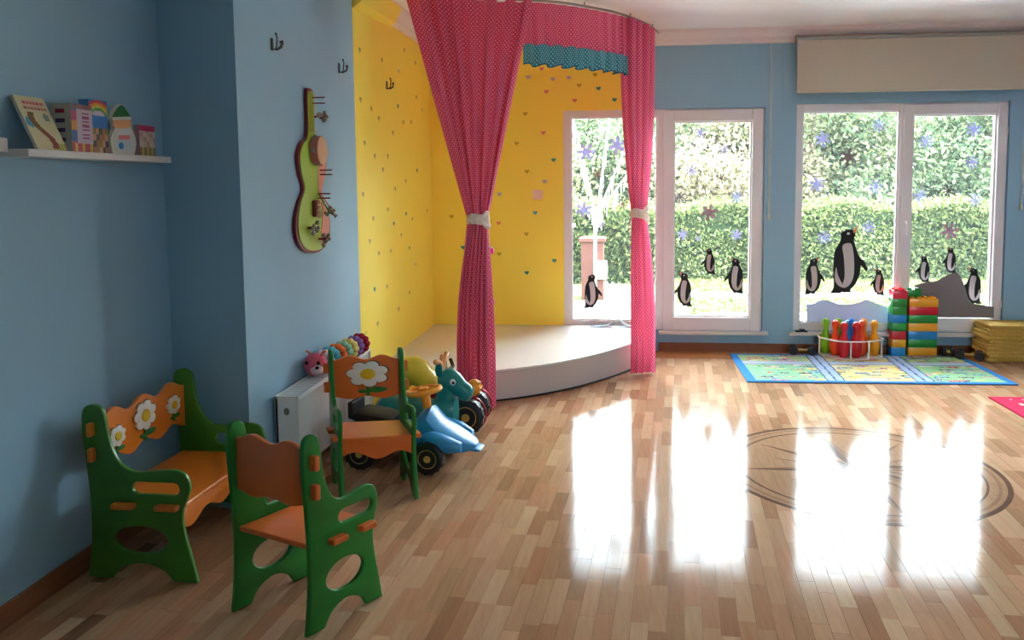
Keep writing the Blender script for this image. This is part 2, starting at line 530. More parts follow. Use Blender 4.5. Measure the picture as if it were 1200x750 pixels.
def smooth_poly(pts, n=6, closed=True):
    """Catmull-Rom through pts; a point given as (x,y,1) stays a hard corner"""
    out = []
    m = len(pts)
    for i in range(m if closed else m - 1):
        p0, p1, p2, p3 = (pts[(i + k - 1) % m] if closed else pts[min(max(i + k - 1, 0), m - 1)] for k in range(4))
        if len(p1) > 2: p0 = p1
        if len(p2) > 2: p3 = p2
        for k in range(n):
            t = k / n
            out.append(tuple(0.5 * (2 * p1[a] + (p2[a] - p0[a]) * t + (2 * p0[a] - 5 * p1[a] + 4 * p2[a] - p3[a]) * t * t + (-p0[a] + 3 * p1[a] - 3 * p2[a] + p3[a]) * t ** 3) for a in (0, 1)))
    if not closed: out.append(tuple(pts[-1][:2]))
    return out

def ellipse(cx, cy, rx, ry, n=28):
    return [(cx + rx * math.cos(2 * PI * i / n), cy + ry * math.sin(2 * PI * i / n)) for i in range(n)]

def slot(cx, cy, hx, ry, n=8):
    p = [(cx + hx + ry * math.cos(a), cy + ry * math.sin(a)) for a in [(-PI / 2 + PI * i / n) for i in range(n + 1)]]
    return p + [(cx - hx + ry * math.cos(a), cy + ry * math.sin(a)) for a in [(PI / 2 + PI * i / n) for i in range(n + 1)]]

def plate_mesh(name, m, outlines, thick, bevel=0.003, M=None, res=2):
    """flat board cut from outlines (first outside, the others holes), edges rounded"""
    cu = bpy.data.curves.new(name, 'CURVE')
    cu.dimensions = '2D'; cu.fill_mode = 'BOTH'
    cu.extrude = max(thick / 2 - bevel, 0.0001)
    cu.bevel_depth = bevel; cu.bevel_resolution = res; cu.offset = -bevel
    for ol in outlines:
        sp = cu.splines.new('POLY')
        sp.points.add(len(ol) - 1)
        for p, q in zip(sp.points, ol): p.co = (q[0], q[1], 0, 1)
        sp.use_cyclic_u = True
    tmp = bpy.data.objects.new('tmp', cu); col.objects.link(tmp)
    dg = bpy.context.evaluated_depsgraph_get()
    me = bpy.data.meshes.new_from_object(tmp.evaluated_get(dg))
    bpy.data.objects.remove(tmp, do_unlink=True); bpy.data.curves.remove(cu)
    me.name = name
    bm = bmesh.new(); bm.from_mesh(me)
    bmesh.ops.remove_doubles(bm, verts=bm.verts, dist=1e-5)
    bmesh.ops.recalc_face_normals(bm, faces=bm.faces)
    bm.to_mesh(me); bm.free()
    if M is not None: me.transform(M)
    for p in me.polygons: p.use_smooth = True
    me.set_sharp_from_angle(angle=0.6)
    me.materials.clear()
    me.materials.append(MATS[m])
    return me

def plate(name, m, outlines, thick, parent=None, bevel=0.003, M=None, res=2):
    return obj(name, plate_mesh(name, m, outlines, thick, bevel, M, res), parent)

def basis(ex, ey, ez, o=(0, 0, 0)):
    return Matrix(((ex[0], ey[0], ez[0], o[0]), (ex[1], ey[1], ez[1], o[1]), (ex[2], ey[2], ez[2], o[2]), (0, 0, 0, 1)))
M_XZ = basis((1, 0, 0), (0, 0, 1), (0, -1, 0))       # board facing -y, drawn in (x,z)
M_YZ = basis((0, 1, 0), (0, 0, 1), (1, 0, 0))        # board facing +x, drawn in (y,z)

def print_grid(name, m, w, h, nx, ny, fn, parent=None, M=None, attr='print'):
    """flat printed sheet: a grid whose cells carry the printed colour"""
    xs = np.linspace(0, w, nx + 1); ys = np.linspace(0, h, ny + 1)
    vs = [(x, y, 0) for y in ys for x in xs]
    fs = [(j * (nx + 1) + i, j * (nx + 1) + i + 1, (j + 1) * (nx + 1) + i + 1, (j + 1) * (nx + 1) + i) for j in range(ny) for i in range(nx)]
    me = bpy.data.meshes.new(name)
    me.from_pydata(vs, [], fs)
    ca = me.color_attributes.new(attr, 'FLOAT_COLOR', 'CORNER')
    buf = []
    for j in range(ny):
        for i in range(nx):
            c = fn((i + .5) / nx * w, (j + .5) / ny * h)
            buf += list(c) * 4
    ca.data.foreach_set('color', buf)
    if M is not None: me.transform(M)
    me.materials.append(MATS[m])
    return obj(name, me, parent)

# ================================================================== SETTING
# ---- floor
PA = 0.075                       # parquet runs a few degrees off the wall
pd = (math.sin(PA), math.cos(PA)); px_ = (math.cos(PA), -math.sin(PA))
YBD = 6.905                      # where the strips meet the border board
floor_o = struct(MB().box(XL - .2, XR + .2, YF - .2, YB + .15, -0.2, -0.005).build('floor', 'parquet_base'), 'glossy strip parquet floor with an inlaid compass')

def clip(poly, x0, x1, y0, y1):
    for ax, lim, sg in ((0, x0, 1), (0, x1, -1), (1, y0, 1), (1, y1, -1)):
        out = []
        for i in range(len(poly)):
            a, b = poly[i - 1], poly[i]
            da, db = sg * (a[ax] - lim), sg * (b[ax] - lim)
            if (da >= 0) != (db >= 0):
                t = da / (da - db)
                out.append((a[0] + (b[0] - a[0]) * t, a[1] + (b[1] - a[1]) * t))
            if db >= 0: out.append(b)
        poly = out
        if len(poly) < 3: return []
    return poly

def plank_mesh(name, polys, tones, m, z1=0.0, z0=-0.006):
    vs = []; fs = []; cols = []
    for k, (poly, tn) in enumerate(zip(polys, tones)):
        n = len(poly); b = len(vs)
        zt = z1 + tn[2]
        vs += [(x, y, zt) for x, y in poly] + [(x, y, z0) for x, y in poly]
        fs.append(tuple(range(b, b + n)))
        for i in range(n):
            fs.append((b + (i + 1) % n, b + i, b + n + i, b + n + (i + 1) % n))
        cols += [(tn[0], tn[1], 0, 1)] * (n + 4 * n)
    me = bpy.data.meshes.new(name)
    me.from_pydata(vs, [], fs)
    ca = me.color_attributes.new('tone', 'FLOAT_COLOR', 'CORNER')
    ca.data.foreach_set('color', np.array(cols, dtype=np.float32).ravel())
    me.materials.append(MATS[m])
    me.validate()
    return me

rng = random.Random(11)
PWD, PLN, GAP = 0.0605, 0.295, 0.0006
planks = []
ulo, uhi = -3.0, 5.2
nrow = int((uhi - ulo) / PWD)
for r in range(nrow):
    u0 = ulo + r * PWD
    t = 1.3 + rng.random() * PLN
    rowtone = rng.gauss(0, 0.03)
    while t < 7.6:
        ln = PLN * rng.uniform(0.85, 1.15)
        c = [(u0 + GAP, t + GAP), (u0 + PWD - GAP, t + GAP), (u0 + PWD - GAP, t + ln - GAP), (u0 + GAP, t + ln - GAP)]
        poly = [(a * px_[0] + b * pd[0], a * px_[1] + b * pd[1]) for a, b in c]
        poly = clip(poly, XL + .005, XR - .005, 1.6, YBD - .002)
        t += ln
        if not poly: continue
        area = 0.5 * abs(sum(poly[i - 1][0] * poly[i][1] - poly[i][0] * poly[i - 1][1] for i in range(len(poly))))
        if area < 0.0004: continue
        tone = min(0.95, max(0.05, rng.gauss(0.56, 0.10) + rowtone))
        planks.append((poly, (tone, max(0, rng.gauss(0.3, 0.3)), rng.uniform(-0.00012, 0.00012))))
def shows(pl):
    cx = sum(p[0] for p in pl[0]) / len(pl[0]); cy = sum(p[1] for p in pl[0]) / len(pl[0])
    # inside the photographed wedge of floor, and not under the near bench
    if cy < 2.55 or cx < -0.70 * cy + -0.05 or cx > 0.49 * cy + .02: return 1e3
    return cy
planks.sort(key=shows)
for poly, tn in planks[:300]:
    obj('plank', plank_mesh('plank', [poly], [tn], 'parquet'), floor_o)
rest = obj('plank_field', plank_mesh('plank_field', [p for p, _ in planks[300:]], [t for _, t in planks[300:]], 'parquet'), floor_o)
rest['kind'] = 'stuff'
# border boards along the window wall
x = XL + .005
k = 0
while x < XR - .05:
    ln = rng.uniform(0.28, 0.42)
    for y0, y1 in ((YBD + .002, YBD + .012), (YBD + .014, YB - .001)):
        xe = min(x + ln, XR - .005)
        tone = 0.15 if y1 - y0 < .02 else min(0.95, max(0.1, rng.gauss(0.6, 0.15)))
        obj('border_board', plank_mesh('border_board', [[(x, y0), (xe - .001, y0), (xe - .001, y1), (x, y1)]], [(tone, 0, 0)], 'parquet_border'), floor_o)
    x += ln
# compass medallion inlay
MCX, MCY, MR = 1.242, 4.251, 0.716
med = MB().prism(ellipse(MCX, MCY, MR, MR, 96), -0.004, 0.0006).build('compass_medallion', 'inlay_light', floor_o)
def ring(name, r0, r1, z, m):
    b = MB(); n = 96
    vs = []; fs = []
    for i in range(n):
        a = 2 * PI * i / n
        c, s = math.cos(a), math.sin(a)
        vs += [(MCX + r0 * c, MCY + r0 * s, z), (MCX + r1 * c, MCY + r1 * s, z), (MCX + r1 * c, MCY + r1 * s, 0.0), (MCX + r0 * c, MCY + r0 * s, 0.0)]
    for i in range(n):
        a, b2 = 4 * i, 4 * ((i + 1) % n)
        for q in range(4):
            fs.append((a + q, a + (q + 1) % 4, b2 + (q + 1) % 4, b2 + q))
    b.add(vs, fs)
    return b.build(name, m, med)
ring('inlay_ring', 0.690, 0.714, 0.0010, 'inlay_dark')
ring('inlay_ring', 0.652, 0.668, 0.0010, 'inlay_mid')
ring('inlay_ring', 0.600, 0.612, 0.0010, 'inlay_dark')
for i in range(16):
    a = 2 * PI * i / 16 + PA
    L_ = 0.60 if i % 4 == 0 else (0.56 if i % 2 == 0 else 0.42)
    w_ = 0.10 if i % 4 == 0 else (0.085 if i % 2 == 0 else 0.06)
    tip = (MCX + L_ * math.cos(a), MCY + L_ * math.sin(a))
    for sg, m in ((1, 'inlay_dark'), (-1, 'inlay_light' if i % 2 else 'inlay_mid')):
        b_ = a + sg * PI / 16 * (1.0 if i % 2 == 0 else 0.8)
        p = (MCX + (w_ * 2.0) * math.cos(b_), MCY + (w_ * 2.0) * math.sin(b_))
        zz = 0.0012 + 0.0002 * (i % 2 == 0)
        poly = [(MCX, MCY), tip, p] if sg < 0 else [(MCX, MCY), p, tip]
        MB().prism(poly, 0.0, zz).build('star_point', m, med)

# ---- walls
def wall_with_hole(b, x0, x1, z0, z1, holes, y0, y1):
    """boxes around rectangular holes (x0,x1,z0,z1)"""
    xs = x0
    for h in sorted(holes):
        if h[0] > xs: b.box(xs, h[0], y0, y1, z0, z1)
        b.box(h[0], h[1], y0, y1, z0, h[2]); b.box(h[0], h[1], y0, y1, h[3], z1)
        xs = h[1]
    if xs < x1: b.box(xs, x1, y0, y1, z0, z1)
    return b
XS = 0.30      # yellow paint stops here behind the curtain
T = 0.22
b = MB()
b.box(XP, W1[0], YB, YB + T, 0, ZC)
b.box(W1[0], XS, YB, YB + T, W1[3], ZC)
b.box(W1[0], XS, YB, YB + T, 0, W1[2])
struct(b.build('wall_back_alcove', 'wall_yellow'), 'yellow painted alcove wall with small heart stickers')
b = MB()
b.box(XS, W1[1], YB, YB + T, W1[3], ZC)
b.box(XS, W1[1], YB, YB + T, 0, W1[2])
wall_with_hole(b, W1[1], XR, 0, ZC, [W2], YB, YB + T)
struct(b.build('wall_back', 'wall_blue'), 'light blue window wall')
struct(MB().box(XL - T, XL, YF, 3.57, 0, ZC).build('wall_left', 'wall_blue'), 'light blue side wall behind the bench')
b = MB().prism([(XL - T, 3.5705), (XL, 3.5705), (XP, 3.476), (XP, 5.10), (XL - T, 5.10)], 0, ZC)
struct(b.build('wall_pier', 'wall_blue'), 'light blue projecting wall beside the radiator')
b = MB().box(XL - T, XP, 5.10, YB + T, 0, ZC)
struct(b.build('wall_alcove', 'wall_yellow'), 'yellow painted side wall of the stage alcove')
b = MB().box(XR, XR + T, YF, YB, 0, ZC)
struct(b.build('wall_right', 'wall_blue'), 'light blue right wall')
struct(wall_with_hole(MB(), XL - T, XR + T, 0, ZC, [W3], YF - T, YF).build('wall_front', 'wall_blue'), 'light blue wall')
struct(MB().box(XL - T, XR + T, YF - T, YB + T, ZC, ZC + .25).build('ceiling', 'ceiling_white'), 'plain white ceiling')
# cornices
cp = [(0, 2.685), (0.03, 2.69), (0.045, 2.70), (0.05, 2.735), (0.075, 2.765), (0.10, 2.78), (0.105, ZC), (0, ZC)]
b = MB()
b.add([(XP, YB - d, z) for d, z in cp] + [(XR, YB - d, z) for d, z in cp],
      [tuple(range(7, -1, -1)), tuple(range(8, 16))] + [(i, (i + 1) % 8, 8 + (i + 1) % 8, 8 + i) for i in range(8)])
struct(b.build('trim_1', 'cornice_white'), 'moulded white cornice above the windows')
b = MB()
b.add([(XP + d, 3.476, z) for d, z in cp] + [(XP + d, YB - .1, z) for d, z in cp],
      [tuple(range(7, -1, -1)), tuple(range(8, 16))] + [(i, (i + 1) % 8, 8 + (i + 1) % 8, 8 + i) for i in range(8)])
co = struct(b.build('trim_2', 'cornice_white'), 'moulded white cornice above the yellow side wall')
wd = MB().add([(XP, 5.10, 2.62), (XP + .06, 5.10, 2.66), (XP + .10, 5.10, 2.785), (XP, 5.10, 2.79), (XP, 5.9, 2.66), (XP + .06, 5.9, 2.68), (XP + .108, 5.9, 2.785), (XP, 5.9, 2.79)],
              [(0, 1, 2, 3), (7, 6, 5, 4), (0, 4, 5, 1), (1, 5, 6, 2), (2, 6, 7, 3), (3, 7, 4, 0)])
struct(wd.build('trim_3', 'wall_yellow'), 'yellow boxed strip under the cornice')
# baseboards
struct(MB().box(0.36, XR, YB - .014, YB, 0.0005, .076).build('baseboard_back', 'baseboard_wood', bevel=.002), 'brown wooden baseboard under the windows')
struct(MB().box(XL, XL + .014, YF, 3.55, 0.0005, .085).build('baseboard_left', 'baseboard_wood', bevel=.002), 'brown wooden baseboard behind the bench')

# ---- windows
def frame_boxes(b, x0, x1, z0, z1, t, y0, y1):
    tl, tr, tb, tt = t
    b.box(x0, x0 + tl, y0, y1, z0, z1); b.box(x1 - tr, x1, y0, y1, z0, z1)
    b.box(x0 + tl, x1 - tr, y0, y1, z0, z0 + tb); b.box(x0 + tl, x1 - tr, y0, y1, z1 - tt, z1)
    return b
def window(name, W, gl, so, sg, hx, hz0, hz1, label):
    x0, x1, z0, z1 = W
    root = bpy.data.objects.new(name, None); col.objects.link(root); struct(root, label)
    b = MB()
    b.box(x0, gl[0], YW - .035, YW + .045, z0, z1); b.box(gl[1], so[0], YW - .035, YW + .045, z0, z1)
    b.box(gl[0], gl[1], YW - .035, YW + .045, z0, gl[2]); b.box(gl[0], gl[1], YW - .035, YW + .045, gl[3], z1)
    b.box(so[0], x1, YW - .03, YW + .045, z0, so[2] + .01); b.box(so[0], x1, YW - .03, YW + .045, so[3] - .005, z1)
    b.box(so[1] - .01, x1, YW - .03, YW + .045, z0, z1)
    b.build('window_frame', 'frame_white', root, bevel=.004)
    b = MB()
    g = .014
    frame_boxes(b, gl[0] - .002, gl[1] + .002, gl[2] - .002, gl[3] + .002, (g, g, g, g), YW - .016, YW + .012)
    b.build('glazing_bead', 'frame_white', root, bevel=.003)
    b = MB()
    frame_boxes(b, so[0], so[1], so[2], so[3], (sg[0] - so[0], so[1] - sg[1], sg[2] - so[2], so[3] - sg[3]), YW - .062, YW + .02)
    sash = b.build('sash', 'frame_white', root, bevel=.006)
    b = MB()
    frame_boxes(b, sg[0] - .002, sg[1] + .002, sg[2] - .002, sg[3] + .002, (g, g, g, g), YW - .03, YW + .012)
    b.build('glazing_bead', 'frame_white', sash, bevel=.003)
    MB().box(gl[0] - .004, gl[1] + .004, YW, YW + .004, gl[2] - .004, gl[3] + .004).build('pane', 'window_glass', root)
    MB().box(sg[0] - .004, sg[1] + .004, YW, YW + .004, sg[2] - .004, sg[3] + .004).build('pane', 'window_glass', sash)
    b = MB()
    zc = (hz0 + hz1) / 2
    b.box(hx - .013, hx + .013, YW - .068, YW - .0615, zc - .03, zc + .06)
    b.box(hx - .009, hx + .009, YW - .098, YW - .066, zc + .02, zc + .04)
    b.box(hx - .010, hx + .010, YW - .110, YW - .096, hz0, zc + .045)
    b.build('window_handle', 'frame_white', sash, bevel=.003)
    for zz in (z0 + .25, z1 - .25):
        MB().cyl((so[1] - .002, YW - .067, zz - .03), (so[1] - .002, YW - .067, zz + .03), .008, n=10).build('hinge', 'frame_white', sash)
    return root
window('window_1', W1, (-.418, .343, .262, 2.083), (.396, 1.249, .186, 2.130), (.490, 1.162, .304, 2.032), .445, 1.03, 1.20, 'white framed window behind the right curtain')
window('window_2', W2, (1.592, 2.406, .262, 2.100), (2.43, 3.272, .192, 2.15), (2.512, 3.196, .315, 2.060), .0 + 2.468, 1.03, 1.20, 'white framed window under the roller blind')
# unseen window added behind the camera to light surfaces that face it
w3 = bpy.data.objects.new('added_window', None); col.objects.link(w3); struct(w3, 'unseen rear wall window added for fill light')
b = frame_boxes(MB(), W3[0], W3[1], W3[2], W3[3], (.07, .07, .07, .07), YF - .13, YF - .06)
b.box((W3[0] + W3[1]) / 2 - .05, (W3[0] + W3[1]) / 2 + .05, YF - .13, YF - .06, W3[2] + .07, W3[3] - .07)
b.build('window_frame', 'frame_white', w3)
for x0, x1 in ((W3[0] + .07, (W3[0] + W3[1]) / 2 - .05), ((W3[0] + W3[1]) / 2 + .05, W3[1] - .07)):
    MB().box(x0, x1, YF - .1, YF - .096, W3[2] + .07, W3[3] - .07).build('pane', 'window_glass', w3)
# sills
def sill(name, x0, x1, label):
    b = MB()
    b.box(x0, x1, YB - .075, YB + .035, .160, .186)
    struct(b.build(name, 'sill_white', None, bevel=.005), label)
sill('trim_4', .36, 1.31, 'pale window sill beside the stage')
sill('trim_5', 1.49, 3.34, 'pale window sill behind the toy bricks')

# ---- stage platform
PTOP = 0.225
edge = smooth_poly([(-1.678, 5.065), (-1.368, 5.172), (-.853, 5.40), (-.51, 5.62), (-.217, 5.915), (.078, 6.35), (.29, 6.86), (.338, 7.198)], 8, closed=False)
plat = thing('stage_platform', 'low white curved stage platform filling the yellow alcove', 'platform')
def inset(pts, d):
    out = []
    for i, p in enumerate(pts):
        a = Vector(pts[max(i - 1, 0)]); c = Vector(pts[min(i + 1, len(pts) - 1)])
        t = (c - a).normalized(); nrm = Vector((-t.y, t.x))
        out.append((max(-1.678, p[0] + nrm.x * d), min(7.198, p[1] + nrm.y * d)))
    return out
MB().prism(edge + [(-1.678, 7.198)], PTOP - .018, PTOP).build('deck', 'platform_top', plat, bevel=.003)
MB().prism(inset(edge, .012) + [(-1.678, 7.195)], .006, PTOP - .0225).build('riser', 'platform_side', plat)
MB().prism(inset(edge, .016) + [(-1.678, 7.19)], .0015, PTOP - .018).build('shadow_gap', 'gap_dark', plat)
MB().tube([(p[0], p[1], .009) for p in inset(edge, .010)], .006, 6).build('edge_cable', 'rubber_black', plat)

# ================================================================== CURTAINS
RZ = 2.762
rail_pts = smooth_poly([(-1.60, 5.345), (-1.365, 5.42), (-1.05, 5.535), (-.73, 5.663), (-.425, 5.80), (-.156, 6.036), (.025, 6.263), (.20, 6.60), (.315, 6.95), (.345, 7.085)], 8, closed=False)
cum = [0]
for i in range(1, len(rail_pts)):
    cum.append(cum[-1] + math.dist(rail_pts[i], rail_pts[i - 1]))
def rail_at(s):
    s = min(max(s, 0), cum[-1] - 1e-6)
    i = max(k for k in range(len(cum)) if cum[k] <= s)
    i = min(i, len(rail_pts) - 2)
    t = (s - cum[i]) / (cum[i + 1] - cum[i])
    return Vector((rail_pts[i][0] + (rail_pts[i + 1][0] - rail_pts[i][0]) * t, rail_pts[i][1] + (rail_pts[i + 1][1] - rail_pts[i][1]) * t, 0))
def rail_s(x):
    i = max(k for k in range(len(rail_pts) - 1) if rail_pts[k][0] <= x)
    return cum[i] + (cum[i + 1] - cum[i]) * (x - rail_pts[i][0]) / (rail_pts[i + 1][0] - rail_pts[i][0])
rail = thing('curtain_rail', 'curved metal curtain track under the ceiling', 'curtain rail')
b = MB()
b.tube([(p[0], p[1], RZ + .012) for p in rail_pts], .009, 8)
b.build('track', 'steel', rail, smooth=True)
for s_ in (0.3, 0.9, 1.5, 2.05, 2.55):
    p = rail_at(s_)
    MB().cyl((p.x, p.y, RZ + .015), (p.x, p.y, ZC - .001), .006, n=8).build('bracket', 'steel', rail)

def cloth_mesh(name, m, P, nu, nv, U, V):
    vs = [P(i / nu, j / nv) for j in range(nv + 1) for i in range(nu + 1)]
    fs = [(j * (nu + 1) + i, (j + 1) * (nu + 1) + i, (j + 1) * (nu + 1) + i + 1, j * (nu + 1) + i + 1) for j in range(nv) for i in range(nu)]
    me = bpy.data.meshes.new(name)
    me.from_pydata([tuple(v) for v in vs], [], fs)
    uv = me.uv_layers.new(name='UVMap')
    for l in me.loops:
        i = l.vertex_index % (nu + 1); j = l.vertex_index // (nu + 1)
        uv.data[l.index].uv = (i / nu * U, j / nv * V)
    for p in me.polygons: p.use_smooth = True
    me.materials.append(MATS[m])
    return me

def curtain(name, label, s0, s1, tie, tie_w, tie_dir, bl, br, ztie, folds, amp, power, seed, U):
    root = thing(name, label, 'curtain', group=None)
    rr = random.Random(seed)
    ph = [rr.uniform(0, 6.28) for _ in range(4)]
    zt, zb = RZ, 0.012
    tie = Vector((tie[0], tie[1], 0)); td = Vector((tie_dir[0], tie_dir[1], 0)).normalized()
    bl = Vector((bl[0], bl[1], 0)); br = Vector((br[0], br[1], 0))
    def P(u, v):
        z = zt + (zb - zt) * v
        top = rail_at(s0 + (s1 - s0) * u)
        tng = (rail_at(s0 + (s1 - s0) * u + .03) - rail_at(s0 + (s1 - s0) * u - .03)).normalized()
        tp = tie + td * (u - .5) * tie_w
        bp = bl.lerp(br, u)
        if z > ztie:
            t = (zt - z) / (zt - ztie)
            w = t ** power
            base = top.lerp(tp, w); d = tng.lerp(td, w).normalized()
            A = amp * (1 - w) + .026 * w
        else:
            t = (ztie - z) / (ztie - zb)
            w = 1 - (1 - min(1, t * 1.25)) ** 2.2
            base = tp.lerp(bp, w); d = td.lerp((br - bl).normalized(), w).normalized()
            A = .022 * (1 - w) + amp * .75 * w
        nrm = Vector((d.y, -d.x, 0))
        uu = u + .018 * math.sin(2 * PI * 1.3 * u + ph[0] + 1.5 * v)
        f = math.sin(2 * PI * folds * uu + ph[1] + .5 * math.sin(3 * v + ph[2])) + .22 * math.sin(2 * PI * folds * .53 * uu + ph[3] + 2 * v)
        edge_damp = 1.0
        p = base + nrm * (A * f * edge_damp) + d * (A * .35 * math.sin(4 * PI * folds * uu + ph[1]))
        return (p.x, p.y, z)
    obj('cloth', cloth_mesh('cloth', 'pink_dots', P, 170, 90, U, zt - zb), root)
    return root, P

cl, PL = curtain('pink_curtain', 'pink polka-dot curtain hanging in front of the yellow alcove wall', rail_s(-1.40), rail_s(-.60), (-.945, 5.42), .13, (.93, .36), (-1.075, 5.345), (-.83, 5.215), 1.262, 7, .055, 1.02, 5, 2.3)
cr, PR = curtain('pink_curtain', 'pink polka-dot curtain tied in front of the window', rail_s(.03), rail_s(.275), (.158, 6.34), .10, (.93, .36), (.095, 6.27), (.275, 6.33), 1.262, 4, .036, 2.6, 9, 1.1)

def tieback(name, label, c, rx, ry, z, ang, side):
    root = thing(name, label, 'tieback', group=None)
    root.location = (c[0], c[1], z); root.rotation_euler = (0, 0, ang)
    b = MB()
    n = 28
    vs = []; fs = []
    prof = [(-.036, .002), (-.018, .010), (0, .013), (.018, .010), (.036, .002), (.0, -.004)]
    for i in range(n):
        a = 2 * PI * i / n
        w = 1 + .06 * math.sin(7 * a)
        for zz, d in prof:
            vs.append(((rx + d) * math.cos(a) * w, (ry + d) * math.sin(a) * w, zz + .006 * math.sin(2 * a)))
    for i in range(n):
        for k in range(6):
            fs.append((i * 6 + k, i * 6 + (k + 1) % 6, ((i + 1) % n) * 6 + (k + 1) % 6, ((i + 1) % n) * 6 + k))
    b.add(vs, fs)
    b.build('band', 'organza', root, smooth=True)
    b = MB()
    b.ball((side * .0, -ry - .014, 0), (.024, .018, .026), 12, 8)
    b.build('knot', 'organza', root, smooth=True)
    for dz, dx, sz in ((.042, .06, .036), (-.045, .07, .040)):
        bb = MB()
        vs = []; fs = []
        for i in range(9):
            t = i / 8
            w = sz * math.sin(PI * (.12 + .8 * t)) * (.6 + .6 * t)
            for k in range(5):
                s = k / 4 - .5
                vs.append((dx * t * 1.05, -ry - .02 - .012 * math.sin(PI * t) - .006 * math.cos(9 * s), dz * t + w * s * 2))
        for i in range(8):
            for k in range(4):
                fs.append((i * 5 + k, i * 5 + k + 1, (i + 1) * 5 + k + 1, (i + 1) * 5 + k))
        bb.add(vs, fs)
        o = bb.build('bow_tail', 'organza', root, smooth=True)
        md = o.modifiers.new('thickness', 'SOLIDIFY'); md.thickness = .002
tieback('curtain_tieback', 'white organza bow tied round the curtain before the yellow wall', (-.945, 5.42), .066, .042, 1.262, .35, 1)
tieback('curtain_tieback', 'white organza bow tied round the curtain at the window', (.158, 6.34), .052, .038, 1.262, .35, 1)

# valance with teal ruffle
val = thing('valance', 'pink polka-dot valance with a teal ruffled hem', 'valance')
vs0, vs1 = rail_s(-.66), rail_s(.13)
def PV(u, v):
    s = vs0 + (vs1 - vs0) * u
    p = rail_at(s); tn = (rail_at(s + .03) - rail_at(s - .03)).normalized(); n = Vector((tn.y, -tn.x, 0))
    f = math.sin(2 * PI * 11 * u + .6 * math.sin(5 * u)) + .4 * math.sin(2 * PI * 23 * u + 1)
    q = p - n * .012 + n * (.006 + .012 * v) * f
    return (q.x, q.y, RZ - .295 * v)
obj('pink_band', cloth_mesh('pink_band', 'pink_dots', PV, 200, 14, 1.7, .295), val)
def PT(u, v):
    s = vs0 + (vs1 - vs0) * u
    p = rail_at(s); tn = (rail_at(s + .03) - rail_at(s - .03)).normalized(); n = Vector((tn.y, -tn.x, 0))
    f = math.sin(2 * PI * 9 * u + .9 * math.sin(6 * u)) + .5 * math.sin(2 * PI * 19 * u + 2)
    q = p - n * .004 + n * (.008 + .017 * v) * f
    return (q.x, q.y, RZ - .285 - .145 * v + .008 * math.sin(2 * PI * 9 * u) * v)
obj('teal_ruffle', cloth_mesh('teal_ruffle', 'teal_dots', PT, 220, 10, 1.8, .145), val)
b = MB()
b.tube([PT(i / 220, 1) for i in range(221)], .005, 5)
b.build('ruffle_hem', 'teal_hem', val, smooth=True)

# ================================================================== BLIND, CORDS, HOOKS
bl_ = thing('roller_blind', 'beige roller blind drawn down above the window', 'blind')
b = MB().box(1.508, 3.365, YB - .112, YB - .109, 2.262, 2.685)
b.build('blind_fabric', 'blind_fabric', bl_)
MB().box(1.506, 3.367, YB - .119, YB - .103, 2.245, 2.264).build('hem_bar', 'blind_fabric', bl_, bevel=.004)
MB().cyl((1.508, YB - .075, 2.70), (3.365, YB - .075, 2.70), .030, n=20).build('roller_tube', 'steel', bl_)
for x in (1.500, 3.366):
    MB().box(x, x + .006, YB - .11, YB, 2.68, 2.735).build('end_bracket', 'steel', bl_)
def cord(x, z0, label):
    r = thing('blind_cord', label, 'cord')
    b = MB()
    b.tube([(x, YB - .02, 2.684), (x + .002, YB - .02, 2.2), (x, YB - .02, 1.6), (x + .001, YB - .02, z0)], .0028, 6)
    b.tube([(x + .012, YB - .02, 2.684), (x + .013, YB - .02, 2.2), (x + .011, YB - .02, 1.6), (x + .004, YB - .02, z0)], .0022, 6)
    b.build('string', 'cord', r)
    MB().lathe([(.002, .05), (.008, .045), (.011, .02), (.010, .004), (.006, 0)], 12, Matrix.Translation((x + .002, YB - .02, z0 - .045))).build('pull', 'cord', r, smooth=True)
cord(1.305, 1.22, 'thin blind cord hanging between the two windows')
cord(3.395, 1.29, 'thin blind cord hanging beside the roller blind')
struct(MB().box(1.410, 1.416, YB - .006, YB, 2.10, 2.685).build('trim_6', 'wall_blue'), 'painted conduit above the gap between windows')

def wall_hook(y, z, label):
    r = thing('wall_hook', label, 'hook', (XP, y, z))
    MB().box(0, .006, -.012, .012, -.03, .03).build('plate', 'hook_dark', r, bevel=.002)
    for dy, dz, ln in ((-.02, .045, .05), (.0, .01, .065), (.03, .02, .055)):
        pts = [(.004, 0, -.02), (.022, dy * .4, -.026), (ln * .7, dy, -.012), (ln * .8, dy * 1.2, dz * .6), (ln * .72, dy * 1.3, dz)]
        pr = MB().tube(pts, .0035, 6).build('prong', 'hook_dark', r, smooth=True)
        MB().ball(pts[-1], .006, 8, 6).build('tip', 'hook_dark', pr, smooth=True)
wall_hook(3.86, 2.186, 'dark metal coat hook high above the guitar board')
wall_hook(4.818, 2.205, 'dark metal coat hook near the blue wall edge')
wall_hook(5.835, 2.224, 'dark metal coat hook on the yellow wall')
sw = thing('light_switch', 'pale square light switch on the yellow wall', 'switch', (-.716, YB, 1.403))
MB().box(-.045, .045, -.010, -.0005, -.042, .042).build('switch_plate', 'switch_plate', sw, bevel=.004)
MB().box(-.028, .028, -.015, -.009, -.028, .028).build('rocker', 'switch_plate', sw, bevel=.002)

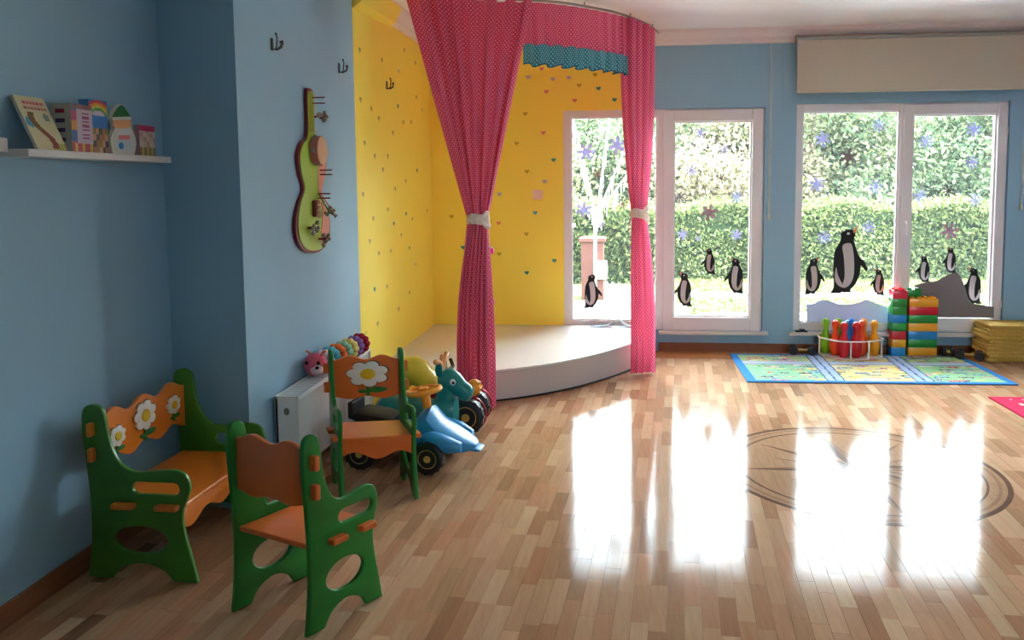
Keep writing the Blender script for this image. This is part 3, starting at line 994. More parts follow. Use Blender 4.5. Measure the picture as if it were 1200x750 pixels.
# ================================================================== WALL STICKERS
def heart_outline(s, n=24):
    out = []
    for i in range(n):
        t = 2 * PI * i / n
        out.append((s / 32 * 16 * math.sin(t) ** 3, s / 32 * (13 * math.cos(t) - 5 * math.cos(2 * t) - 2 * math.cos(3 * t) - math.cos(4 * t))))
    return out
hm = {}
for kcol in 'rlytg':
    hm[kcol] = MB().prism(heart_outline(.042), 0, .0012).mesh('heart_sticker', 'heart_' + kcol)
HN = {'r': 'coral red', 'l': 'pale lilac', 'y': 'mustard yellow', 't': 'teal green', 'g': 'olive grey'}
BH = [(-0.67, 2.51, 'r'), (-0.79, 2.44, 'l'), (-0.57, 2.42, 'l'), (-0.43, 2.43, 'l'), (-0.34, 2.36, 'y'), (-0.2, 2.45, 'y'), (-0.17, 2.33, 't'), (-0.03, 2.23, 't'), (-0.63, 2.31, 'r'), (-0.38, 2.23, 'r'), (-0.82, 2.12, 'y'), (-0.66, 1.95, 'r'), (-0.57, 1.71, 't'), (-0.9, 1.86, 'y'), (-0.81, 1.61, 'y'), (-1.06, 1.41, 'l'), (-0.74, 1.24, 't'), (-1.07, 1.15, 'r'), (-0.82, 1.05, 'y'), (-1.07, 0.87, 'y'), (-0.57, 0.81, 't'), (-0.82, 0.7, 't'), (-1.4, 0.93, 't'), (-1.5, 1.21, 'y'), (-0.65, 1.52, 'l')]
ORD = ['highest', 'second highest', 'third highest', 'fourth highest', 'fifth highest', 'sixth highest', 'seventh highest', 'eighth highest', 'ninth highest', 'tenth highest']
for x, z, c in BH:
    o = obj('heart_sticker', hm[c])
    o.matrix_world = M_XZ.copy(); o.location = (x, YB - .0003, z)
    rk = sorted((q[1] for q in BH if q[2] == c), reverse=True).index(z)
    tag(o, HN[c] + ' heart sticker, %s of its colour on the yellow wall beside the window' % ORD[rk], 'sticker', HN[c] + ' hearts on the window side wall')
LH = [(5.23, 2.38), (5.73, 2.39), (6.35, 2.56), (6.7, 2.51), (6.17, 2.37), (5.22, 2.06), (5.45, 2.02), (6.13, 2.1), (5.62, 1.97), (6.71, 2.23), (6.28, 1.99), (6.52, 2.01), (5.97, 1.89), (6.89, 2.14), (5.5, 1.7), (5.82, 1.71), (6.31, 1.53), (6.68, 1.62), (6.0, 1.47), (5.69, 1.61), (5.22, 1.44), (5.79, 1.32), (5.43, 1.27), (6.3, 1.27), (6.49, 1.22), (7.01, 1.27), (5.94, 1.21), (6.14, 1.11), (5.34, 1.12), (5.84, 1.01), (6.38, 0.99), (5.54, 1.02), (5.42, 0.78), (5.72, 0.76), (6.35, 0.63), (6.02, 0.55), (5.47, 0.53), (6.57, 0.84), (5.28, 1.78)]
hr = random.Random(3)
for y, z in LH:
    c = hr.choice('gglggt')
    o = obj('heart_sticker', hm[c])
    o.matrix_world = M_YZ.copy(); o.location = (XP + .0003, y, z)
    tag(o, HN[c] + ' heart sticker on the yellow alcove side wall', 'sticker', HN[c] + ' hearts on the alcove side wall')

# ================================================================== WINDOW STICKERS
YS = YW - .0012       # paper stuck to the inside of the glass
def flake_mesh(name, size, solid, m, rot):
    """paper flake cut as a single outline: arms with side barbs"""
    r = size / 2
    arms, w = (6, .13) if solid else (8, .075)
    core = .40 if solid else .27
    if solid: arm = [(core, -w), (.56, -w), (.66, -.27), (.80, -.22), (.74, -w), (.94, -w * .9), (1.0, 0), (.94, w * .9), (.74, w), (.80, .22), (.66, .27), (.56, w), (core, w)]
    else: arm = [(core, -w), (.50, -w), (.62, -.19), (.72, -.16), (.64, -w), (.92, -w), (1.0, 0), (.92, w), (.64, w), (.72, .16), (.62, .19), (.50, w), (core, w)]
    out = []
    for i in range(arms):
        a = 2 * PI * i / arms + rot
        for x, y in arm:
            out.append((r * (x * math.cos(a) - y * math.sin(a)), r * (x * math.sin(a) + y * math.cos(a))))
        a2 = a + PI / arms
        out.append((r * core * .98 * math.cos(a2), r * core * .98 * math.sin(a2)))
    return MB().prism(out, 0, .0010).mesh(name, m)
SF = [(-0.282, 1.78, 'l', 0.17, 1), (-0.009, 1.837, 'l', 0.17, 1), (-0.176, 1.581, 'g', 0.108, 0), (0.044, 1.313, 'g', 0.116, 0), (-0.307, 1.262, 'l', 0.147, 1), (-0.154, 1.138, 'l', 0.093, 0), (0.724, 1.932, 'l', 0.108, 0), (0.932, 1.788, 'l', 0.108, 0), (0.645, 1.604, 'l', 0.124, 0), (0.906, 1.534, 'd', 0.108, 0), (0.549, 1.371, 'd', 0.108, 0), (1.041, 1.368, 'l', 0.124, 0), (0.804, 1.234, 'm', 0.154, 1), (0.574, 1.037, 'l', 0.108, 1), (0.709, 1.006, 'l', 0.062, 0), (1.044, 1.036, 'l', 0.108, 1), (1.77, 1.866, 'l', 0.139, 1), (2.241, 1.977, 'l', 0.131, 0), (1.99, 1.709, 'd', 0.162, 1), (1.728, 1.475, 'l', 0.139, 1), (2.226, 1.449, 'l', 0.139, 0), (2.177, 1.101, 'l', 0.131, 0), (1.802, 1.012, 'l', 0.131, 0), (2.634, 1.833, 'l', 0.139, 0), (3.024, 1.93, 'l', 0.131, 1), (3.019, 1.654, 'l', 0.131, 0), (2.831, 1.408, 'd', 0.124, 0), (2.599, 1.373, 'l', 0.131, 0), (3.059, 1.326, 'l', 0.131, 0), (2.856, 1.062, 'm', 0.162, 1)]
FC = {'l': ('flake_lavender', 'pale lavender'), 'g': ('flake_grey', 'grey'), 'd': ('flake_dark', 'dark grey'), 'm': ('flake_mauve', 'mauve')}
for i, (x, z, c, sz, sol) in enumerate(SF):
    o = obj('snowflake', flake_mesh('snowflake', sz, sol, FC[c][0], i * .37))
    o.matrix_world = M_XZ.copy(); o.location = (x, YS, z)
    pane_of = lambda q: 0 if q < .36 else 1 if q < 1.4 else 2 if q < 2.42 else 3
    pane = ('the pane behind the curtain', 'the sash next to the curtain', 'the pane above the pale iceberg', 'the sash above the grey mountain')[pane_of(x)]
    rk = sorted((q[1] for q in SF if pane_of(q[0]) == pane_of(x)), reverse=True).index(z)
    tag(o, '%s %s snowflake, %s flake on %s' % (FC[c][1], 'chunky' if sol else 'lacy', ORD[rk], pane), 'snowflake', 'paper snowflakes on ' + pane)

PB = [(320, 128), (350, 132), (362, 158), (352, 190), (362, 222), (386, 284), (416, 316), (436, 358, 1), (433, 380, 1), (396, 340, 1), (392, 390), (370, 450), (342, 484), (348, 500, 1), (300, 504, 1), (296, 494, 1), (284, 508, 1), (222, 508, 1), (244, 468), (240, 380), (246, 262), (280, 188), (280, 150)]
PBL = [(322, 208), (344, 222), (357, 300), (358, 396), (338, 452), (304, 474), (296, 450), (306, 404), (300, 300), (290, 226)]
PBL2 = [(256, 352), (268, 400), (292, 448), (298, 472), (268, 456), (250, 420)]
def penguin(x, z, h, face, label, tilt=0):
    k = h / 385.0
    f = lambda p: (((p[0] - 305) * k * face), ((508 - p[1]) * k)) + tuple(p[2:])
    def tr(pts, n=5):
        o_ = smooth_poly([f(p) for p in pts], n)
        return o_ if face > 0 else o_[::-1]
    r = thing('paper_penguin', label, 'penguin cutout', (x, YS - .0004, z))
    body = MB().prism(tr(PB), -.0004, .0010, M_XZ).build('body', 'sticker_black', r)
    MB().prism(tr(PBL), .0010, .0018, M_XZ).build('belly', 'sticker_white', r)
    MB().prism(tr(PBL2), .0010, .0018, M_XZ).build('belly_patch', 'sticker_white', r)
    bk = [f(p) for p in ((348, 134), (372, 108), (368, 132), (356, 152))]
    if face < 0: bk = bk[::-1]
    MB().prism(bk, .0003, .0016, M_XZ).build('beak', 'sticker_orange', r)
    e = f((322, 152))
    MB().prism(ellipse(e[0], e[1], 9 * k, 7 * k, 10), .0010, .0018, M_XZ).build('eye', 'sticker_white', r)
    return r
for a in ((-0.248, 0.372, 0.309, 1, 'penguin cutout on the pane left of the window curtain'),
          (0.601, 0.393, 0.301, -1, 'lowest penguin cutout on the sash beside the curtain'),
          (0.817, 0.686, 0.224, -1, 'small highest penguin cutout on the sash beside the curtain'),
          (1.051, 0.51, 0.317, -1, 'penguin cutout on the sash beside the blue wall between windows'),
          (1.703, 0.506, 0.324, 1, 'mid-sized penguin cutout above one end of the pale paper iceberg'),
          (1.98, 0.515, 0.572, 1, 'largest penguin cutout with bright orange beak above the pale iceberg'),
          (2.279, 0.501, 0.232, -1, 'smallest penguin cutout above the pale iceberg by the window post'),
          (2.657, 0.615, 0.232, -1, 'penguin cutout on the low shoulder of the grey paper mountain'),
          (2.875, 0.698, 0.224, -1, 'penguin cutout standing on the peak of the grey paper mountain'),
          (3.076, 0.43, 0.317, -1, 'penguin cutout at the foot of the grey paper mountain')):
    penguin(*a)
IC = [(1.657, 0.421, 1), (1.712, 0.424), (1.807, 0.461), (1.957, 0.42), (2.093, 0.435), (2.167, 0.462), (2.255, 0.431), (2.351, 0.397, 1), (2.355, 0.262, 1), (1.66, 0.262, 1)]
MI = M_XZ.copy(); MI.translation = (0, YW - .0185, 0)
tag(MB().prism(smooth_poly(IC, 5), 0, .0012, MI).build('paper_iceberg', 'ice_paper'), 'pale blue paper iceberg taped across the bottom of the window', 'paper iceberg')
GM = [(2.553, 0.60, 1), (2.664, 0.63), (2.725, 0.634), (2.822, 0.689), (2.883, 0.708), (2.921, 0.689), (2.96, 0.612), (2.994, 0.508), (3.027, 0.45), (3.114, 0.431), (3.215, 0.413, 1), (3.217, 0.32, 1), (2.556, 0.32, 1)]
MI2 = M_XZ.copy(); MI2.translation = (0, YW - .0645, 0)
tag(MB().prism(smooth_poly(GM, 5), 0, .0012, MI2).build('paper_mountain', 'grey_paper'), 'dark grey paper mountain taped across the bottom of the window', 'paper mountain')
b = MB()
n = 24
fp = [(-.22, 0), (-.14, .006), (-.07, .012), (-.01, .055), (.02, .072), (.05, .055), (.10, .014), (.20, .004)]
prof = smooth_poly(fp, 4, closed=False)
vs = []; fs = []
for i, (x, z) in enumerate(prof):
    vs += [(x, -.09, PTOP + .001 + z), (x + .01, .0, PTOP + .001 + z * .9), (x, -.09, PTOP + .003 + z), (x + .01, .0, PTOP + .003 + z * .9)]
for i in range(len(prof) - 1):
    a = 4 * i
    fs += [(a, a + 4, a + 5, a + 1), (a + 2, a + 3, a + 7, a + 6), (a, a + 2, a + 6, a + 4), (a + 1, a + 5, a + 7, a + 3)]
fs += [(0, 1, 3, 2), (len(vs) - 4, len(vs) - 2, len(vs) - 1, len(vs) - 3)]
b.add(vs, fs)
o = b.build('folded_paper', 'fallen_paper', smooth=True); o.location = (-.03, 7.185, 0)
tag(o, 'fallen grey paper mountain lying folded on the stage', 'paper')
o = thing('sill_gadget', 'small black gadget on the sill beside the pale iceberg', 'gadget', (1.60, YB - .03, .187))
MB().box(-.05, .05, -.02, .02, 0, .014).build('case', 'rubber_black', o, bevel=.004)
MB().box(-.015, .03, -.012, .012, .0135, .028).build('clip', 'rubber_black', o, bevel=.003)

# ================================================================== FURNITURE
def side_outline(D):
    P = [(.0, 0, 1), (.22, 0, 1), (.31, .042), (.5, .066), (.69, .042), (.78, 0, 1), (1.0, 0, 1), (.955, .09), (.90, .19), (.89, .27), (.94, .33), (.965, .37), (.93, .418), (.83, .436), (.66, .430), (.48, .424), (.35, .452), (.27, .52), (.235, .60), (.215, .655), (.15, .678), (.06, .672), (.02, .64), (.015, .56), (.045, .40), (.06, .26), (.045, .13)]
    o = smooth_poly([(p[0] * D, p[1]) + tuple(p[2:]) for p in P], 5)
    return [o, slot(.66 * D, .362, .16 * D, .024), ellipse(.5 * D, .158, .25 * D, .054)]

def flower(parent, cx, cz, rr, y):
    """seven-petalled daisy cut from board, standing proud of the back panel"""
    rx, ry = rr
    n = 84
    lob = lambda a: .70 + .30 * abs(math.sin(3.5 * a + .3)) ** .55
    pet = [(rx * lob(2 * PI * i / n) * math.cos(2 * PI * i / n), ry * lob(2 * PI * i / n) * math.sin(2 * PI * i / n)) for i in range(n)]
    def put(pts, th, y0, m, nm, bev=.0015):
        M = M_XZ.copy(); M.translation = (0, y0 - th / 2, 0)
        plate(nm, m, [[(cx + p[0], cz + p[1]) for p in pts]], th, parent, bev, M, 1)
    zb = -ry - .042 * ry / .06
    st = [(-.10 * ry, -.6 * ry), (-.16 * ry, zb), (.16 * ry, zb), (.10 * ry, -.6 * ry)]
    put(st, .006, y, 'leaf_green', 'flower_stem')
    q = rx * .95
    zl = -ry * 1.22
    lf = smooth_poly([(.02 * q, zl - .10 * ry), (.30 * q, zl + .16 * ry), (.72 * q, zl + .16 * ry), (1.0 * q, zl), (.72 * q, zl - .2 * ry), (.30 * q, zl - .24 * ry)], 4)[::-1]
    put(lf, .007, y, 'leaf_green', 'flower_leaf')
    l2 = smooth_poly([(-.02 * q, zl - .16 * ry), (-.25 * q, zl + .02 * ry), (-.5 * q, zl - .12 * ry), (-.28 * q, zl - .28 * ry)], 4)
    put(l2, .007, y, 'leaf_green', 'flower_leaf')
    put([(p[0] * 1.05 + .003, p[1] * 1.06) for p in pet], .004, y, 'petal_edge', 'petal_outline')
    put(pet, .010, y, 'petal_white', 'petals')
    put(ellipse(0, 0, rx * .36, ry * .42, 20), .014, y, 'flower_yellow', 'flower_centre')

def seat_unit(name, label, cat, Wd, D, green, orange, flowers, group=None, rack=0.0):
    """cut-board child's seat: two side boards, back board and seat board tenoned through them. front = -y"""
    root = thing(name, label, cat, group=group)
    th = .020
    for sx in (-1, 1):
        Ms = basis((0, -1, 0), (0, 0, 1), (-1, 0, 0), (sx * (Wd / 2 - th / 2), D / 2, 0))
        plate('side_panel', green, side_outline(D), th, root, .005, Ms)
    hw = Wd / 2 - th - .0005
    yb = D / 2 - .115 * D
    # back board, wavy top and bottom
    nb = 3 if Wd > .5 else 1
    top = []; bot = []
    m = 24
    for i in range(m + 1):
        t = i / m
        x = -hw + 2 * hw * t
        ph = 2 * PI * t * (2 if nb == 1 else 4.0)
        if nb == 1:
            top.append((x, .630 + .011 * math.cos(2 * PI * (t - .5) * 2 + PI) + .004))
            bot.append((x, .430 - .007 * math.cos(2 * PI * (t - .5) * 2 + PI)))
        else:
            top.append((x, .622 + .017 * math.cos(2 * PI * (t - .5) * 3)))
            bot.append((x, .435 + .017 * math.cos(2 * PI * (t - .5) * 3)))
    bd = plate('backrest', orange, [bot + top[::-1]], .018, root, .004, basis((1, 0, 0), (0, 0, 1), (0, -1, 0), (0, yb, 0)))
    for sx in (-1, 1):
        for z0, z1 in ((.560, .612), (.462, .514)):
            b = MB().box(sx * (hw + .001), sx * (Wd / 2 + .026), yb - .010, yb + .010, z0, z1)
            b.build('tenon', orange, bd, bevel=.005)
    for cx, cz, r in flowers:
        flower(bd, cx, cz, r, yb - .009)
    # seat board and wavy apron
    zs = .285
    b = MB().box(-hw, hw, -D / 2 + .10 * D, D / 2 - .09 * D, zs, zs + .018)
    seat = b.build('seat', orange, root, bevel=.005)
    for sx in (-1, 1):
        for y0, y1 in ((-D / 2 + .13 * D, -D / 2 + .33 * D), (D / 2 - .48 * D, D / 2 - .28 * D)):
            MB().box(sx * (hw + .001), sx * (Wd / 2 + .028), y0, y1, zs - .002, zs + .020).build('tenon', orange, seat, bevel=.006)
    ap = []
    for i in range(m + 1):
        t = i / m
        x = -hw + 2 * hw * t
        ap.append((x, zs - .075 - .018 * math.cos(2 * PI * (t - .5) * (1.5 if nb == 1 else 2.5))))
    plate('apron', orange, [ap + [(hw, zs - .0005), (-hw, zs - .0005)]], .018, root, .004, basis((1, 0, 0), (0, 0, 1), (0, -1, 0), (0, -D / 2 + .15 * D, 0)))
    if rack:                      # the loose tenons let the seat lean out of square
        Sh = Matrix.Identity(4); Sh[0][1] = -rack
        done = set()
        for ch in root.children_recursive:
            if ch.data.name not in done:
                done.add(ch.data.name); ch.data.transform(Sh)
    return root
chair = seat_unit('daisy_chair', 'small green and orange chair with its daisy back towards the radiator', 'chair', .365, .335, 'green_paint', 'orange_paint', [(0.005, .552, (.104, .066))], 'children\'s daisy armchairs', rack=.26)
chair.location = (-1.205, 3.79, .0016); chair.rotation_euler = (0, 0, math.radians(13))
ch2 = seat_unit('daisy_chair', 'small green and orange chair turned to show its plain backrest', 'chair', .37, .335, 'green_paint', 'orange_paint', [(0.005, .552, (.104, .066))], 'children\'s daisy armchairs', rack=-.12)
ch2.location = (-1.112, 2.70, .0016); ch2.rotation_euler = (0, 0, math.radians(157))
bench = seat_unit('daisy_bench', 'small green and orange bench with three daisies against the blue wall', 'bench', .62, .45, 'bench_green', 'bench_orange', [(-.19, .520, (.050, .042)), (-.01, .552, (.074, .062)), (.195, .540, (.050, .042))])
bench.location = (-1.80, 3.125, .0016); bench.rotation_euler = (0, 0, math.radians(88))

# ---- radiator
rd = thing('radiator', 'white panel radiator under the blue wall', 'radiator', (XP, 3.70, .10))
RL, RH = 1.15, .385
MB().box(.025, .037, 0, RL, 0, RH - .012).build('rear_panel', 'radiator_white', rd)
b = MB()
vs = []; fs = []
n = 46
pr = []
for i in range(n * 4 + 1):
    y = .012 + (RL - .024) * i / (n * 4)
    d = (.0, .006, .006, .0)[i % 4]
    pr.append((.128 + d, y))
for x, y in pr: vs += [(x, y, .02), (x, y, RH - .03)]
for i in range(len(pr) - 1): fs.append((2 * i, 2 * i + 2, 2 * i + 3, 2 * i + 1))
b.add(vs, fs)
b.box(.118, .128, .004, RL - .004, 0, RH - .008)
b.build('ribbed_front', 'radiator_white', rd)
for y in (0, RL - .006):
    MB().box(.022, .142, y, y + .006, 0, RH).build('end_panel', 'radiator_white', rd, bevel=.002)
b = MB()
for i in range(44):
    y = .012 + i * (RL - .024) / 44
    b.box(.03, .135, y, y + .013, RH - .010, RH - .003)
b.box(.022, .03, 0, RL, RH - .014, RH); b.box(.134, .142, 0, RL, RH - .014, RH)
b.build('top_grille', 'radiator_white', rd)
MB().prism(ellipse(0, 0, .014, .018, 16), 0, .003, basis((1, 0, 0), (0, 0, 1), (0, -1, 0), (.082, 0, RH - .075))).build('badge', 'steel', rd)
for y in (.15, RL - .15):
    MB().box(.0005, .030, y, y + .03, .05, RH - .05).build('wall_bracket', 'radiator_white', rd)
for y in (.05,):
    b = MB().tube([(.08, y + .0, .02), (.08, y, -.03), (.08, y, -.0985)], .009, 8)
    b.build('pipe', 'radiator_white', rd)

# ---- caterpillar plush on the radiator
cat = thing('plush_caterpillar', 'rainbow striped plush caterpillar lying on the radiator', 'plush toy', (XP, 3.70, .10 + RH))
KC = .80
cols = ('plush_white', 'plush_cyan', 'plush_orange', 'plush_mint', 'plush_yellow', 'plush_violet', 'plush_red')
def fuzzy(b, c, r, nu=20, nv=14, seed=0):
    k = len(b.v)
    b.ball(c, r, nu, nv)
    rg = random.Random(seed)
    for i in range(k, len(b.v)):
        v = Vector(b.v[i]) - Vector(c)
        b.v[i] = tuple(Vector(c) + v * (1 + rg.uniform(-.045, .045)))
    return b
for i, c in enumerate(cols):
    t = i / 6
    yy = .50 + .52 * t; xx = .080 + .065 * t * .9
    b = MB()
    n = 10
    for k in range(n):
        a = 2 * PI * k / n
        b.ball((xx + .056 * math.cos(a), yy, .081 + .056 * math.sin(a)), (.026, .036, .026), 10, 8)
    fuzzy(b, (xx, yy, .081), (.062, .040, .062), seed=i)
    b.build('segment', c, cat, smooth=True)
b = MB(); fuzzy(b, (.075, .385, .088), (.074, .070, .074), seed=20)
hd = b.build('head', 'plush_pink', cat, smooth=True)
b = MB(); fuzzy(b, (.100, .352, .066), (.044, .044, .040), seed=21)
b.build('muzzle', 'plush_white', hd, smooth=True)
MB().ball((.118, .316, .082), (.014, .010, .011), 10, 8).build('nose', 'sticker_black', hd, smooth=True)
for dx in (-.03, .05):
    MB().ball((.075 + dx, .322, .112), (.012, .008, .014), 10, 8).build('eye', 'sticker_black', hd, smooth=True)
    an = MB().tube([(.075 + dx * .8, .38, .145), (.075 + dx * 1.2, .375, .170), (.075 + dx * 1.7, .365, .182)], .006, 8).build('antenna', 'plush_orange', hd, smooth=True)
b = MB().tube([(.14, 1.05, .10), (.152, 1.09, .125), (.162, 1.12, .155)], .003, 6)
b.build('tail', 'plush_yellow', cat)
cat.scale = (KC, .92, KC)
cat.location = (XP + .015, 3.745, .10 + RH - .003)

# ================================================================== RIDE-ON TOYS
def wheel(parent, c, r, w, hub='hub_yellow', tyre='tyre', name='wheel', knobs=14, axis=1):
    """wheel turning about local y"""
    b = MB()
    pr_ = [(r * .60, -w * .5), (r * .86, -w * .5), (r * .97, -w * .38), (r, -w * .15), (r, w * .15), (r * .97, w * .38), (r * .86, w * .5), (r * .60, w * .5)]
    n = 32
    M = Matrix.Translation(c) @ Matrix.Rotation(PI / 2, 4, 'X')
    b.lathe(pr_, n, M)
    for i in range(knobs):
        a = 2 * PI * i / knobs
        for sg in (-1, 1):
            R_ = M @ Matrix.Rotation(a + sg * .08, 4, 'Z')
            b.box(r * .965, r * 1.02, -r * .06, r * .06, sg * w * .25 - w * .16, sg * w * .25 + w * .16, R_)
    t = b.build(name, tyre, parent, smooth=True)
    b = MB()
    b.lathe([(r * .12, -w * .54), (r * .20, -w * .56), (r * .24, -w * .48), (r * .5, -w * .44), (r * .59, -w * .53), (r * .605, -w * .5), (r * .605, w * .5), (r * .59, w * .53), (r * .5, w * .44), (r * .24, w * .48), (r * .2, w * .56), (r * .12, w * .54)], 24, M)
    b.build('hub', hub, t, smooth=True)
    b = MB()
    for i in range(5):
        a = 2 * PI * i / 5
        p = M @ Vector((r * .36 * math.cos(a), r * .36 * math.sin(a), 0))
        b.cyl((p.x, p.y - w * .49, p.z), (p.x, p.y + w * .49, p.z), r * .06, n=8)
    b.build('hub_bolts', tyre, t)
    return t

def sect(x, hw, zb, zt, sh=.35, yo=0, n=16, flat=.0):
    """rounded cross-section ring at station x"""
    pts = []
    for i in range(n):
        a = 2 * PI * i / n
        c, s = math.cos(a), math.sin(a)
        e = .55
        y = hw * math.copysign(abs(c) ** e, c); z = math.copysign(abs(s) ** e, s)
        if s > 0: y *= (1 - sh * s * s)
        pts.append((x, yo + y, (zb + zt) / 2 + (zt - zb) / 2 * z))
    return pts

bc = thing('ride_on_car', 'blue plastic ride-on car with orange steering wheel', 'ride-on toy', (-1.09, 4.19, .0016), math.radians(-6))
b = MB().loft([sect(-.36, .07, .12, .20), sect(-.33, .10, .10, .24), sect(-.20, .12, .09, .25), sect(-.08, .125, .08, .215), sect(.00, .13, .08, .225, .4), sect(.055, .125, .08, .30, .62), sect(.10, .125, .08, .315, .66), sect(.155, .13, .08, .24, .45), sect(.22, .125, .08, .20, .35), sect(.28, .10, .085, .165, .3), sect(.325, .07, .095, .14, .2), sect(.345, .03, .105, .125, .1)])
b.build('body', 'plastic_blue', bc, smooth=True)
for sy in (-1, 1):
    b = MB().loft([sect(.08, .035, .13, .20, .3, sy * .10), sect(.14, .045, .12, .215, .3, sy * .125), sect(.22, .045, .11, .19, .3, sy * .13), sect(.29, .025, .11, .155, .3, sy * .11)])
    b.build('wheel_arch', 'plastic_blue', bc, smooth=True)
b = MB().loft([sect(.325, .06, .092, .112, .1), sect(.36, .055, .088, .105, .1), sect(.372, .045, .09, .10, .1)])
b.build('bumper', 'plastic_blue', bc, smooth=True)
b = MB().loft([sect(-.335, .085, .235, .27, .2), sect(-.30, .10, .225, .29, .2), sect(-.18, .10, .225, .275, .2), sect(-.10, .085, .215, .255, .2)])
sb_ = b.build('seat', 'rubber_black', bc, smooth=True)
MB().box(-.355, -.325, -.085, .085, .24, .335).build('seat_back', 'rubber_black', sb_, bevel=.01)
b = MB().cyl((.07, 0, .30), (.055, 0, .385), .022, .028, 14)
st = b.build('steering_column', 'plastic_orange', bc, smooth=True)
MW = Matrix.Translation((.05, 0, .395)) @ Matrix.Rotation(-.16, 4, 'Y')
b = MB()
b.tube([MW @ Vector((.088 * math.cos(2 * PI * i / 28), .088 * math.sin(2 * PI * i / 28), 0)) for i in range(28)], .014, 8, closed=True)
b.lathe([(.03, -.016), (.034, 0), (.026, .016)], 14, MW)
for a in (0, 2.1, 4.2):
    b.cyl(MW @ Vector((.02 * math.cos(a), .02 * math.sin(a), 0)), MW @ Vector((.086 * math.cos(a), .086 * math.sin(a), 0)), .012, n=8)
b.build('steering_wheel', 'plastic_orange', bc, smooth=True)
for x_, y_ in ((.13, -.165), (.13, .165), (-.25, -.155), (-.25, .155)):
    wheel(bc, (x_, y_, .0855), .0835, .062)
MB().cyl((.13, -.15, .0855), (.13, .15, .0855), .010, n=8).build('axle', 'tyre', bc)
MB().cyl((-.25, -.14, .0855), (-.25, .14, .0855), .010, n=8).build('axle', 'tyre', bc)

dr = thing('ride_on_animal', 'teal ride-on animal with peach antlers', 'ride-on toy', (-1.10, 4.52, .0016), math.radians(-5))
b = MB().loft([sect(-.30, .05, .16, .24, .2), sect(-.26, .09, .12, .28, .2), sect(-.12, .105, .10, .26, .2), sect(.04, .10, .10, .25, .2), sect(.12, .09, .10, .28, .2), sect(.17, .06, .12, .27, .2)])
b.build('body', 'plastic_teal', dr, smooth=True)
b = MB()
b.tube([(.08, 0, .18), (.105, 0, .26), (.125, 0, .34)], [.075, .06, .056], 16)
b.build('neck', 'plastic_teal', dr, smooth=True)
b = MB()
HM = Matrix.Translation((.145, 0, .365)) @ Matrix.Rotation(.45, 4, 'Y')
rings = []
for x_, r_, zo in ((-.085, .015, .0), (-.07, .045, .0), (-.03, .066, .004), (.02, .066, .0), (.07, .052, -.010), (.11, .050, -.016), (.135, .038, -.02), (.145, .012, -.02)):
    rings.append([HM @ Vector((x_, r_ * .95 * math.cos(2 * PI * i / 18), zo + r_ * math.sin(2 * PI * i / 18))) for i in range(18)])
b.loft(rings)
hd = b.build('head', 'plastic_teal', dr, smooth=True)
for sy in (-1, 1):
    b = MB()
    ear = [(-.015, 0), (-.022, .04), (-.010, .085), (.006, .10), (.018, .06), (.016, 0)]
    b.prism(smooth_poly(ear, 4), -.008, .008, Matrix.Translation((.085, sy * .036, .405)) @ Matrix.Rotation(sy * -.2, 4, 'X') @ basis((1, 0, 0), (0, 0, 1), (0, -1, 0)))
    b.build('ear', 'plastic_teal', hd, bevel=.003, smooth=True)
    MB().ball((.168, sy * .056, .375), (.018, .010, .020), 12, 8).build('eye', 'eye_white', hd, smooth=True)
    MB().ball((.174, sy * .064, .374), (.008, .005, .010), 10, 6).build('pupil', 'sticker_black', hd, smooth=True)
    b = MB()
    b.tube([(.095, sy * .012, .425), (.092, sy * .03, .475), (.09, sy * .075, .497), (.088, sy * .105, .500)], [.014, .014, .014, .013], 10)
    b.tube([(.091, sy * .035, .480), (.100, sy * .035, .515), (.106, sy * .040, .532)], [.012, .012, .009], 10)
    b.ball((.088, sy * .108, .500), .017, 10, 8)
    b.build('antler', 'plastic_peach', hd, smooth=True)
for x_, y_ in ((.09, -.085), (.09, .085), (-.20, -.085), (-.20, .085)):
    wheel(dr, (x_, y_, .0605), .0585, .04, knobs=0)
    MB().cyl((x_, y_ * .15, .0605), (x_, y_ * .8, .0605), .012, n=8).build('axle', 'tyre', dr)
    MB().cyl((x_, y_ * .4, .055), (x_, y_ * .4, .16), .016, n=8).build('fork', 'plastic_teal', dr)

mo = thing('ride_on_motorbike', 'pink ride-on motorbike with orange headlight', 'ride-on toy', (-1.05, 4.80, .0016), math.radians(0))
b = MB().loft([sect(-.13, .05, .15, .22, .2), sect(-.10, .07, .13, .25, .3), sect(-.05, .08, .12, .26, .3), sect(.0, .08, .12, .33, .4), sect(.06, .075, .13, .34, .5), sect(.12, .065, .15, .29, .4), sect(.17, .05, .18, .25, .3)])
b.build('body', 'plastic_red', mo, smooth=True)
b = MB().loft([sect(-.06, .06, .30, .385, .3), sect(.0, .066, .29, .375, .3), sect(.08, .062, .25, .315, .3), sect(.15, .05, .205, .255, .3)])
b.build('tank_cover', 'plastic_pink', mo, smooth=True)
b = MB()
b.ball((.175, -.015, .262), (.044, .05, .052), 14, 10)
hl = b.build('headlight', 'plastic_orange', mo, smooth=True)
b = MB()
for dz in (-.028, 0, .028):
    b.tube([(.218 - abs(dz) * .4, -.015 + .042 * math.cos(2 * PI * i / 20) * (1 - abs(dz) * 8), .262 + dz + .002 * math.sin(2 * PI * i / 20)) for i in range(20)], .006, 6, closed=True)
b.build('light_guard', 'plastic_orange', hl, smooth=True)
b = MB().tube([(.0, -.13, .40), (.03, -.06, .375), (.03, .06, .375), (.0, .13, .40)], .012, 8)
b.build('handlebar', 'tyre', mo, smooth=True)
